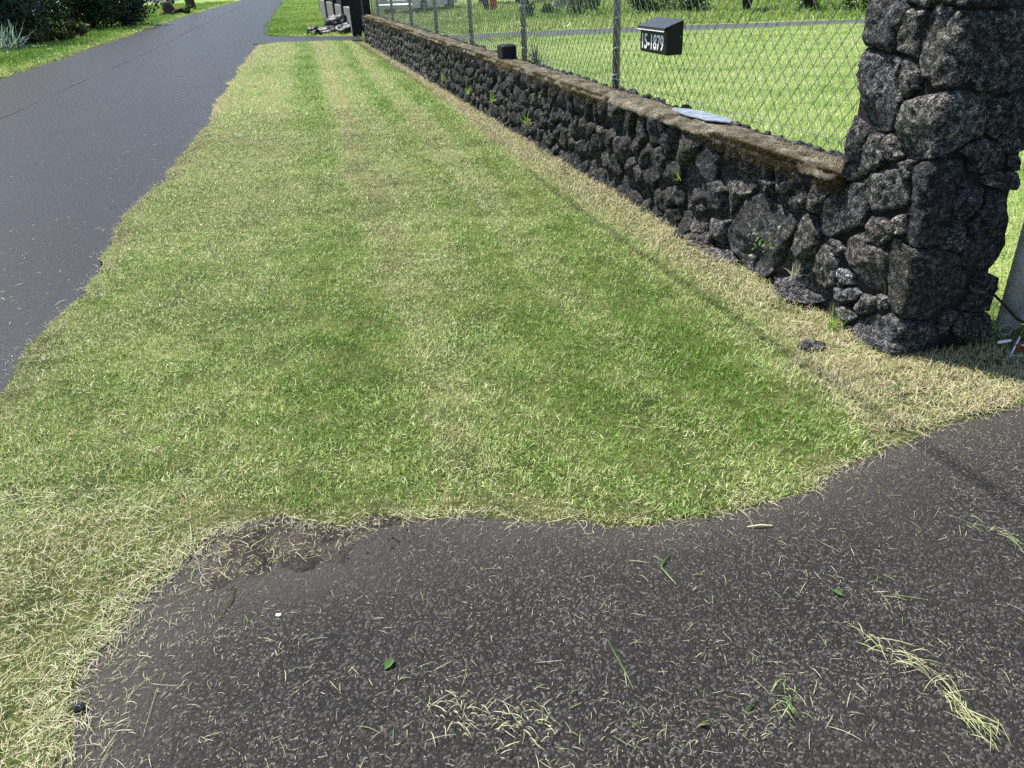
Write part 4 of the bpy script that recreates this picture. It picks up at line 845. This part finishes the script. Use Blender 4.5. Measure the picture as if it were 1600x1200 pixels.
# single clumps one can point to
def clump(label, pts, nb, spread, L, green, name='cut_grass_clump'):
    nb = int(nb*.8); L = L*.85; pts = np.array(pts); o0 = (*pts[0], .006); e_ = empty(name, o0, label, 'cut grass')
    seg = rng.random(nb)*(len(pts)-1); i0 = np.minimum(seg.astype(int), len(pts)-2); f = (seg-i0)[:,None]
    c = pts[i0]*(1-f)+pts[i0+1]*f+rng.normal(0, spread, (nb,2)); d = pts[i0+1]-pts[i0]; ya_ = np.arctan2(d[:,1], d[:,0])+rng.normal(0, .6, nb)
    rib_obj('blades', (np.c_[c-pts[0], .001+.016*rng.random(nb)], ya_, L*(.25+rng.random(nb)**1.5*.9), .0009+.0013*rng.random(nb), rng.normal(0, .4, nb), .003+.014*rng.random(nb), np.clip(green+.35*(rng.random(nb)-.5), 0, 1), 6), MA['clip'], e_)
clump('long trailing clump of pale cut grass on the asphalt at lower right', [(.87,1.44),(.95,1.36),(1.02,1.27),(1.02,1.2),(1.05,1.13)], 110, .018, .11, .45)
clump('green cut grass wisps on the asphalt near the right edge', [(1.36,1.87),(1.46,1.82),(1.5,1.74)], 22, .018, .13, .3)
clump('heap of pale cut grass at the bottom centre of the asphalt', [(-.22,1.32),(-.16,1.25),(-.05,1.22),(.04,1.19)], 95, .03, .05, .55)
clump('green tuft of cut grass on the asphalt, left of the long trailing clump', [(.62,1.32),(.63,1.26),(.62,1.21)], 22, .009, .07, .2)
def blade(label, pts, wd, mat, name='grass_blade'):
    p0 = np.array(pts[0]); mbv = []; A = []
    for i, p in enumerate(pts):
        a = np.array(pts[max(i-1,0)]); b = np.array(pts[min(i+1,len(pts)-1)]); d = b-a; d = d/np.linalg.norm(d); nn = np.array([-d[1], d[0]]); w_ = wd*(.5 if 0 < i < len(pts)-1 else .2)
        p = np.array(p)-p0; mbv += [(*(p+nn*w_), .004+.006*math.sin(3.14*i/(len(pts)-1))), (*(p-nn*w_), .005+.006*math.sin(3.14*i/(len(pts)-1))), (*(p*1.0), .0075+.006*math.sin(3.14*i/(len(pts)-1)))]
    F = []
    for i in range(len(pts)-1): F += [(3*i,3*i+2,3*i+5,3*i+3),(3*i+2,3*i+1,3*i+4,3*i+5)]
    me = mesh(name, mbv, F, mat, True, {'rnd': np.full(len(mbv), .15+.4*random.random())}); return obj(name, me, loc=(*p0, .005), label=label, cat='grass blade')
blade('bent green grass blade on the asphalt below the verge edge', [(.455,1.80),(.42,1.755),(.415,1.735),(.43,1.70),(.445,1.665)], .008, MA['leaf_mid'])
blade('long green grass stalk lying near the bottom centre of the asphalt', [(.22,1.47),(.235,1.41),(.25,1.36),(.262,1.31)], .005, MA['leaf_mid'])
blade('short green blade left of the green tuft on the asphalt', [(.555,1.265),(.53,1.24),(.505,1.225)], .005, MA['leaf_mid'])
blade('pale flat stick on the asphalt just below the verge edge', [(.72,1.905),(.76,1.905),(.80,1.905)], .006, MA['straw'], 'stick')
blade('thin dry stalk standing out on the asphalt below the bare soil', [(-.86,1.76),(-.855,1.70),(-.87,1.62)], .005, MA['leaf_olive'], 'stalk')
def leaf(label, loc, r, mat):
    V = [(0,-r,.0),(r*.5,-r*.3,.006),(r*.55,r*.3,.01),(0,r,.004),(-r*.55,r*.3,.009),(-r*.5,-r*.3,.006),(0,0,.002)]
    o = obj('leaf', mesh('leaf', V, [(0,1,6),(1,2,6),(2,3,6),(3,4,6),(4,5,6),(5,0,6)], mat, False, {'rnd': np.full(7, .6)}), loc=loc, label=label, cat='leaf'); o.rotation_euler = (0, 0, random.random()*6); return o
leaf('small round green leaf on the asphalt at the right', (.885,1.60,.008), .016, MA['leaf_mid'])
leaf('small green leaf with a stalk on the asphalt at lower left', (-.36,1.43,.008), .02, MA['leaf_mid'])
leaf('tiny olive leaf at the bottom of the asphalt right of centre', (.41,1.20,.008), .012, MA['leaf_olive'])
blade('blue-green grass blade lying on the dry grass below the pillar', [(1.50,2.665),(1.545,2.67),(1.60,2.685)], .014, MA['leaf_mid']).location.z = .04
def pebble(label, loc, r, mat, name='pebble'):
    V, F = [], []; bm = bmesh.new(); bmesh.ops.create_icosphere(bm, subdivisions=2, radius=1)
    for v in bm.verts:
        k_ = 1+.35*mnoise.noise(v.co*1.3+Vector((loc[0]*9, loc[1]*7, 0))); v.co = Vector((v.co.x*r*k_*1.2, v.co.y*r*k_, v.co.z*r*k_*.7))
    me = bpy.data.meshes.new(name); bm.to_mesh(me); bm.free(); me.materials.append(mat); me.polygons.foreach_set('use_smooth', np.ones(len(me.polygons), bool))
    return obj(name, me, loc=loc, label=label, cat='stone')
pebble('half buried dark stone in the dry grass in front of the pillar', (1.37,3.12,.02), .05, MA['rock'], 'stone')
pebble('black cinder lump in the straw at the lower left', (-1.13,1.34,.015), .013, MA['rock'])
pebble('white pebble on the asphalt left of centre', (-.70,1.63,.008), .007, MA['white'])
pebble('white speck of stone at the bottom right asphalt edge', (1.22,1.26,.008), .006, MA['white'])
# weeds on the wall foot
def weed(label, loc, nb, L, wd, mat, lean=.6, name='weed'):
    V, F, A = blades(nb, .02, L*.5, L, wd, lean, int(abs(loc[0]*100))+nb, .9, 4)
    return obj(name, mesh(name, V, F, mat, False, {'rnd': A}), loc=loc, label=label, cat='weed')
weed('grassy weed tuft at the foot of the pillar corner', (*W(.33,-.06)[:2], .02), 30, .15, .005, MA['leaf_lime'])
weed('tuft of arching grass growing at the wall foot left of the pillar', (*W(.70,-.05)[:2], .17), 16, .13, .003, MA['clip'], .9)
weed('single long grass blade sprouting from the middle of the wall', (*W(2.0,-.04)[:2], .36), 5, .17, .005, MA['leaf_lime'], .7)
for nm, s0, z0 in (('leafy weed hanging in the joint right of the biggest wall stone', .86, .30), ('leafy weed creeping across the biggest wall stone', .98, .25)):
    V = []; F = []; A = []
    for k in range(17):
        c = np.array([random.gauss(0,.03), random.gauss(-.02,.012), random.gauss(0,.045)]); r = random.uniform(.007,.014); n_ = Vector((random.gauss(0,.5), -1, random.gauss(.6,.5))).normalized(); u_ = n_.orthogonal().normalized(); v_ = n_.cross(u_); b = len(V)
        for t in range(5): a = t*1.2566; V.append(tuple(Vector(c)+(u_*math.cos(a)+v_*math.sin(a)*.8)*r))
        F.append(tuple(range(b, b+5))); A += [random.random()]*5
    o = obj('weed', mesh('weed', V, F, MA['leaf_mid'], False, {'rnd': np.array(A)}), loc=W(s0, -.075, z0), label=nm, cat='weed'); o.rotation_euler = (0, 0, WROT)
# green sprigs low on the mid wall
for k, (s0, z0) in enumerate(((5.2,.22),(6.6,.25),(7.8,.2),(9.4,.18))):
    weed(['first','second','third','fourth'][k]+' sprig of yellow-green weed on the wall, counted away from the pillar', (*W(s0,-.06)[:2], z0), 22, .14, .009, MA['leaf_lime'], .8)
# dark spiky plant behind the block
weed('dark spiky fern behind the black block on the wall top', W(6.38, .42, .62), 90, .32, .012, MA['leaf_dark'], .9, 'fern')

# ------------------------------------------------------------------ shrubs and trees
def leaves_mesh(name, centres, radii, n, size, mat, asp=.5, up=.4, droop=0.):
    C = np.asarray(centres); ra = np.asarray(radii); wts = ra**2; wts = wts/wts.sum(); idx = rng.choice(len(C), n, p=wts)
    d = rng.normal(0, 1, (n,3)); d /= np.linalg.norm(d, axis=1)[:,None]; rad = ra[idx]*(.55+.5*rng.random(n)**.6)
    p = C[idx]+d*rad[:,None]*np.array([1,1,.85]); p[:,2] = np.maximum(p[:,2], .03)
    nrm = d*.6+rng.normal(0, .7, (n,3)); nrm[:,2] += up; nrm /= np.linalg.norm(nrm, axis=1)[:,None]
    t = np.cross(nrm, rng.normal(0, 1, (n,3))); t[:,2] -= droop; t /= np.linalg.norm(t, axis=1)[:,None]; b = np.cross(nrm, t)
    L = size*(.6+.8*rng.random(n))[:,None]; V = np.stack([p-t*L*.5, p+b*L*asp*.5+nrm*L*.06, p+t*L*.5, p-b*L*asp*.5+nrm*L*.06], 1).reshape(-1,3)
    F = np.arange(n*4).reshape(-1,4); clumpv = rng.random(len(C))[idx]
    return mesh(name, V, F, mat, False, {'rnd': np.repeat(np.clip(.25*clumpv+.75*rng.random(n), 0, 1), 4)})
def shrub(name, label, loc, size, ncl, nleaf, lsize, mat, cat='shrub', group=None, asp=.5, trunk=None, base=.0, stemmat=None, clr=.30, droop=0., low=False):
    e_ = empty(name, loc, label, cat, group); C = []; Rr = []
    for k in range(ncl):
        v = Vector((random.gauss(0,1), random.gauss(0,1), random.gauss(0,1))).normalized()*random.random()**.45
        C.append((v.x*size[0]*.72, v.y*size[1]*.72, base+size[2]*(.5+.42*v.z) if (k % 2 or not low) else random.uniform(.25, 1.5))); Rr.append(min(size)*clr*random.uniform(.7,1.4))
    me = leaves_mesh('foliage', C, Rr, nleaf, lsize, mat, asp, droop=droop); obj('crown' if cat == 'tree' else 'foliage', me, e_)
    mb = MB(); k0 = trunk or .06
    for k in range(min(ncl, 7 if cat == 'tree' else 5)):
        c = C[k]; m_ = (c[0]*.35+random.gauss(0,.1), c[1]*.35+random.gauss(0,.1), c[2]*.5); mb.tube([(c[0]*.06, c[1]*.06, -.02), m_, c], [k0, k0*.65, k0*.2], 6)
    mb.build('trunk' if cat == 'tree' else 'stem', stemmat or MA['bark'], e_, True)
    return e_
# left side of the road
shrub('dark_tree', 'big dark leafy tree at the top left corner behind the variegated plant', (-17.6,29.2,0), (2.9,2.9,8.5), 64, 21000, .17, MA['leaf_dark'], 'tree', trunk=.16, base=.1, low=True, clr=.26)
shrub('dark_tree', 'dark tree with gaps of light under its crown, second from the left corner', (-19.6,34.6,0), (3.0,2.8,8.0), 60, 18000, .16, MA['leaf_dark'], 'tree', trunk=.16, base=.5, low=True, clr=.24)
shrub('dark_shrub', 'tall dark drooping shrub beside the blue-green bush', (-17.7,37.6,0), (2.0,2.0,6.0), 36, 13000, .15, MA['leaf_dark'], trunk=.1, droop=.8, low=True)
shrub('blue_green_bush', 'dense blue-green rounded bush at the end of the dark shrubs', (-16.9,39.6,0), (1.9,1.8,2.6), 30, 10000, .13, MA['leaf_blue'], trunk=.08)
shrub('dark_tree', 'dark tree in the second row behind the left shrubs', (-23.5,39,0), (4,3,5.5), 40, 10000, .22, MA['leaf_dark'], 'tree', trunk=.2, base=.4, low=True, clr=.25)
shrub('dark_tree', 'dark tree at the far left edge, farthest from the road', (-22.5,31.5,0), (3.4,3,5.2), 40, 10000, .22, MA['leaf_dark'], 'tree', trunk=.2, base=.1, low=True, clr=.25)
shrub('purple_shrub', 'dark purple leaved shrub behind the blue-green bush', (-21.2,49.5,0), (1.8,1.6,2.8), 14, 4000, .15, MA['leaf_purple'])
v_ = empty('variegated_plant', (-14.9,26.0,0), 'pale variegated strap-leaved plant at the left edge of the roadside', 'plant')
V, F, A = blades(120, .35, .5, 1.0, .07, .75, 5, 1.1, 4); obj('leaves', mesh('leaves', V, F, MA['leaf_pale'], False, {'rnd': A}), v_)
for k, (x, y, lb) in enumerate(((-15.3,28.4,'low brown-green scrub just right of the variegated plant'),(-15.2,30.0,'low scrub in front of the big dark tree, second from the variegated plant'),(-15.6,31.8,'low scrub at the shaded grass, farthest from the variegated plant'))):
    shrub('low_scrub', lb, (x,y,0), (.8,.8,.55), 9, 900, .12, MA['leaf_olive'], group='low scrub by the left shrubs')
# stump, pole and bits beyond
sp = empty('tree_stump', (-19.6,52.2,0), 'cut tree stump with a pale top beyond the blue-green bush', 'stump')
mb = MB(); mb.tube([(.25,0,-.05),(.12,0,.12),(0,0,.35),(-.06,0,.72)], [.62,.42,.34,.33], 14); mb.tube([(.1,-.2,.2),(.7,-.5,.02)], [.2,.07], 8); mb.tube([(-.1,-.2,.15),(-.5,-.5,.0)], [.16,.05], 8); mb.build('trunk', MA['bark'], sp, True)
mb = MB(); mb.tube([(-.06,0,.715),(-.062,0,.745)], .325, 14); mb.build('cut_face', MA['cutwood'], sp)
up_ = empty('utility_pole', (-21.4,61.5,0), 'leaning dark wooden utility pole by the left road edge', 'pole')
mb = MB(); mb.tube([(0,0,-.1),(-.25,0,2.5),(-.75,.1,7.5)], [.33,.30,.22], 14); mb.build('shaft', MA['pole'], up_, True)
mb = MB(); mb.tube([(-1.7,.1,6.9),(.3,.1,6.9)], .07, 6); mb.build('crossarm', MA['pole'], up_)
shrub('low_scrub', 'small scrub at the foot of the stump', (-18.6,52.6,0), (.7,.5,.5), 6, 500, .14, MA['leaf_olive'], group='low scrub beyond the bush')
shrub('low_scrub', 'reddish low scrub left of the stump', (-22.6,54,0), (1.3,.8,.7), 8, 700, .16, MA['leaf_olive'], group='low scrub beyond the bush')
def box_car(name, label, loc, rz, paint):
    e_ = empty(name, loc, label, 'car', rz=rz)
    prof = [(-2.15,.32),(-2.2,.62),(-2.05,.86),(-1.25,.98),(-.55,1.45),(1.15,1.5),(1.85,1.02),(2.15,.95),(2.2,.5),(2.12,.3)]
    n = len(prof); V = []; 
    for y, k in ((-.86,.0),(-.80,.05),(.80,.05),(.86,.0)):
        for x, z in prof:
            zz = z; yy = y*(1-.16*max(0, z-.95)/.55); V.append((x*(1+k*.02), yy, zz+(k if z > .9 else 0)))
    F = [tuple(range(n))[::-1], tuple(range(3*n, 4*n))]
    for r_ in range(3):
        for i in range(n): j = (i+1)%n; F.append((r_*n+i, r_*n+j, r_*n+n+j, r_*n+n+i))
    obj('body', mesh('body', V, [f[::-1] for f in F], paint, False), e_)
    for s in (-1, 1):
        mb = MB(); mb.add([(-1.0,s*.80,1.02),(-.5,s*.775,1.38),(1.05,s*.772,1.42),(1.55,s*.80,1.06)], [(0,1,2,3)] if s > 0 else [(3,2,1,0)]); mb.build('side_window', MA['glass'], e_)
        for x in (-1.35, 1.4):
            wl = MB(); wl.tube([(x, s*.88, .32),(x, s*.66, .32)], .32, 20); wo_ = wl.build('wheel', MA['rubber'], e_, True)
            rm = MB(); rm.tube([(x, s*.885, .32),(x, s*.87, .32)], .19, 14); rm.build('rim', MA['galv'], wo_)
        mb = MB(); mb.box((-2.14, s*.6, .72), (.12,.34,.14), 0, .03); mb.build('headlight', MA['plate'], e_)
        mb = MB(); mb.box((2.16, s*.62, .78), (.1,.26,.16), 0, .02); mb.build('tail_light', MA['red'], e_)
    mb = MB(); mb.add([(-1.22,-.66,1.03),(-1.22,.66,1.03),(-.6,.6,1.44),(-.6,-.6,1.44)], [(0,3,2,1)]); mb.v = [(x-.03,y,z+.03) for x,y,z in mb.v]; mb.build('windscreen', MA['glass'], e_)
    mb = MB(); mb.box((-2.2,0,.42), (.16,1.66,.2), 0, .05); mb.build('bumper', paint, e_)
    return e_
box_car('parked_car', 'white car parked far behind the chain link fence', (-3.15,37.2,0), 1.2, MA['carwhite'])
box_car('parked_car', 'white car far away beyond the tree stump on the left', (-31.5,81,0), .3, MA['carwhite'])
# next property: bin bags, gate posts, grey wall
def bag(label, loc, r, sx, sy, sz):
    bm = bmesh.new(); bmesh.ops.create_icosphere(bm, subdivisions=4, radius=1)
    for v in bm.verts:
        c = v.co.copy(); k_ = 1+.22*mnoise.noise(c*1.4+Vector(loc))+.10*mnoise.noise(c*4+Vector(loc)*3)+.05*abs(mnoise.noise(c*9+Vector(loc)))
        v.co = Vector((c.x*sx*k_, c.y*sy*k_, max(-.02, (c.z+.75)*sz*.57*k_)))
    me = bpy.data.meshes.new('bin_bag'); bm.to_mesh(me); bm.free(); me.materials.append(MA['bag']); me.polygons.foreach_set('use_smooth', np.ones(len(me.polygons), bool))
    return obj('bin_bag', me, loc=loc, label=label, cat='bin bag', group='black bin bags by the far driveway')
bag('small black bin bag at the left end of the pile by the far driveway', (-5.68,26.7,.01), 1, .20, .2, .26)
bag('flat wide black bin bag in the middle of the pile by the far driveway', (-5.18,26.6,.01), 1, .34, .25, .24)
bag('black bin bag in the pile nearest the dark gate post', (-4.62,26.5,.01), 1, .33, .28, .3)
bag('topmost black bin bag lying behind the others near the dark gate post', (-4.95,27.15,.01), 1, .42, .3, .52)
gp = empty('gate_post', (-4.03,25.35,0), 'thick black gate post at the far end beside the bin bags', 'post')
mb = MB(); mb.box((0,0,.95), (.36,.36,1.9), .1, .025); mb.build('shaft', MA['darkwood'], gp); mb = MB(); mb.box((0,0,1.94), (.44,.44,.08), .1, .02); mb.build('post_cap', MA['darkwood'], gp)
gp = empty('fence_post', W(WALL_END-.15,.12,.6), 'short dark post on the far end of the lava stone wall', 'post')
mb = MB(); mb.box((0,0,.62), (.2,.2,1.3), WROT, .015); mb.build('shaft', MA['darkwood'], gp); mb = MB(); mb.box((0,0,1.29), (.25,.25,.05), WROT, .012); mb.build('post_cap', MA['darkwood'], gp)
nw = empty('concrete_wall', (-5.6,31.5,0), 'grey concrete wall of the next property with dark panels, behind the bin bags', 'wall')
dv = Vector((-.262,.965,0)); a0 = Vector((-4.2,25.9,0))-Vector((-5.6,31.5,0)); ang_ = math.atan2(dv.y, dv.x)
def along(s, h, z, l, t, mat, name):
    mb = MB(); c = a0+dv*s; mb.box((c.x, c.y, z), (l, t, h), ang_, .01); return mb.build(name, mat, nw)
along(6.5, .75, .37, 13, .2, MA['concrete'], 'base_wall')
for s0 in (2.2, 5.4, 9.2): along(s0, 1.7, .85, .35, .3, MA['darkwood'], 'post')
along(3.8, .7, 1.12, 2.6, .06, MA['darkwood'], 'panel'); along(7.3, .7, 1.12, 3.2, .06, MA['darkwood'], 'panel')
bn = empty('bollard', (-8.9,45,0), 'thin black bollard in the roadside grass near the top edge', 'bollard'); mb = MB(); mb.tube([(0,0,0),(0,0,1.0),(0,0,1.05)], [.14,.14,.05], 10); mb.build('shaft', MA['darkwood'], bn, True)
for k, (x, y, lb) in enumerate(((-7.6,42,'yellow-green bush at the top edge right of the black bollard'),(-6.9,39.5,'yellow-green bush at the top edge against the grey wall'))):
    shrub('bush', lb, (x,y,0), (1.0,1.1,1.5), 10, 2200, .11, MA['leaf_mid'], group='bushes beyond the bin bags')
# behind the fence
hed = [(5.0,28.3,1.6),(6.4,27.2,1.9),(7.8,26.1,2.1),(9.3,24.9,2.0),(10.8,23.9,2.1),(12.6,22.9,2.2),(15,21.9,2.2)]
hl = ['leftmost bush of the leafy hedge behind the lawn, nearest the white rail','second bush from the left in the leafy hedge behind the lawn','third bush from the left in the leafy hedge behind the lawn','fourth bush from the left in the leafy hedge behind the lawn','bush of the leafy hedge just left of the pillar top','hedge bush hidden mostly behind the stone pillar','rightmost bush of the leafy hedge beyond the gate']
for (x, y, h), lb in zip(hed, hl): shrub('hedge_bush', lb, (x,y,0), (1.25,1.0,h), 16, 4200, .10, MA['leaf_mid'], group='leafy hedge behind the lawn')
for x, y, s, lb in ((2.0,30,.5,'small dark shrub on the bank left of the mailbox'),(2.9,28.6,.8,'green shrub on the bank just left of the near fence post'),(1.2,28.8,.45,'low green shrub at the left foot of the bank'),(3.6,30.8,.6,'shrub on the bank above the mailbox')):
    shrub('bank_shrub', lb, (x,y,0), (s*1.2,s,s*1.5), 8, 1500, .09, MA['leaf_mid'], group='shrubs on the bank behind the fence')
for x, y, s, m_, lb in ((-.4,41,2.2,'leaf_dark','dark tree behind the fence right of the white car'),(1.4,41,2.6,'leaf_olive','olive tree behind the red post'),(5.6,42,2.6,'leaf_mid','tree behind the white rail'),(-6.8,52,3.0,'leaf_dark','dark tree behind the white car'),(10.5,36,3.0,'leaf_dark','dark tree behind the leafy hedge')):
    shrub('background_tree', lb, (x,y,0), (s,s,s*2.3), 20, 5200, .2, MA[m_], 'tree', trunk=.18, base=s*.45, group='trees far behind the fence')
rp = empty('red_post', (.05,35.2,0), 'short red post far behind the fence', 'post'); mb = MB(); mb.tube([(0,0,0),(0,0,.9),(0,0,.96)], [.14,.14,.06], 12); mb.build('shaft', MA['red'], rp, True); mb = MB(); mb.box((-.3,0,.42), (.22,.2,.84), 0, .03); mb.build('box', MA['leaf_blue'], rp)
bm = bmesh.new(); bmesh.ops.create_icosphere(bm, subdivisions=4, radius=1)
for v in bm.verts:
    c = v.co.copy(); k_ = 1+.2*mnoise.noise(c*1.5)+.09*mnoise.noise(c*5); v.co = Vector((c.x*.75*k_, c.y*.6*k_, max(0, c.z+.2)*.75*k_))
me = bpy.data.meshes.new('tarpaulin'); bm.to_mesh(me); bm.free(); me.materials.append(MA['tarp']); me.polygons.foreach_set('use_smooth', np.ones(len(me.polygons), bool)); obj('tarpaulin', me, loc=(3.2,34,0), label='grey tarpaulin heap behind the fence at the top edge', cat='tarpaulin')
wr = empty('white_rail', (7.2,36.5,0), 'low white slatted rail at the top edge behind the mailbox', 'rail')
for z in (.32, .5): mb = MB(); mb.box((0,0,z), (2.6,.05,.08), .05, .008); mb.build('rail', MA['white'], wr)
for x in (-1.2, -.4, .4, 1.2): mb = MB(); mb.box((x, x*.05, .3), (.07,.09,.6), .05, .008); mb.build('post', MA['white'], wr)

# service cable high over the driveway: only its soft shadow falls into view
h_ = 6.2; sh = SUN_H*h_/math.tan(SUN_EL); p0 = np.array([1.476,2.324])+sh; p1 = np.array([1.609,1.919])+sh; dd = p1-p0
cb = empty('overhead_cable', (*(p0-dd*12), h_), 'thick black service cable strung high over the driveway', 'cable'); mb = MB()
mb.tube([(*(dd*t*30), .9*(2*t-1)**2) for t in np.linspace(0, 1, 31)], .012, 6); mb.build('strand', MA['rubber'], cb, True)
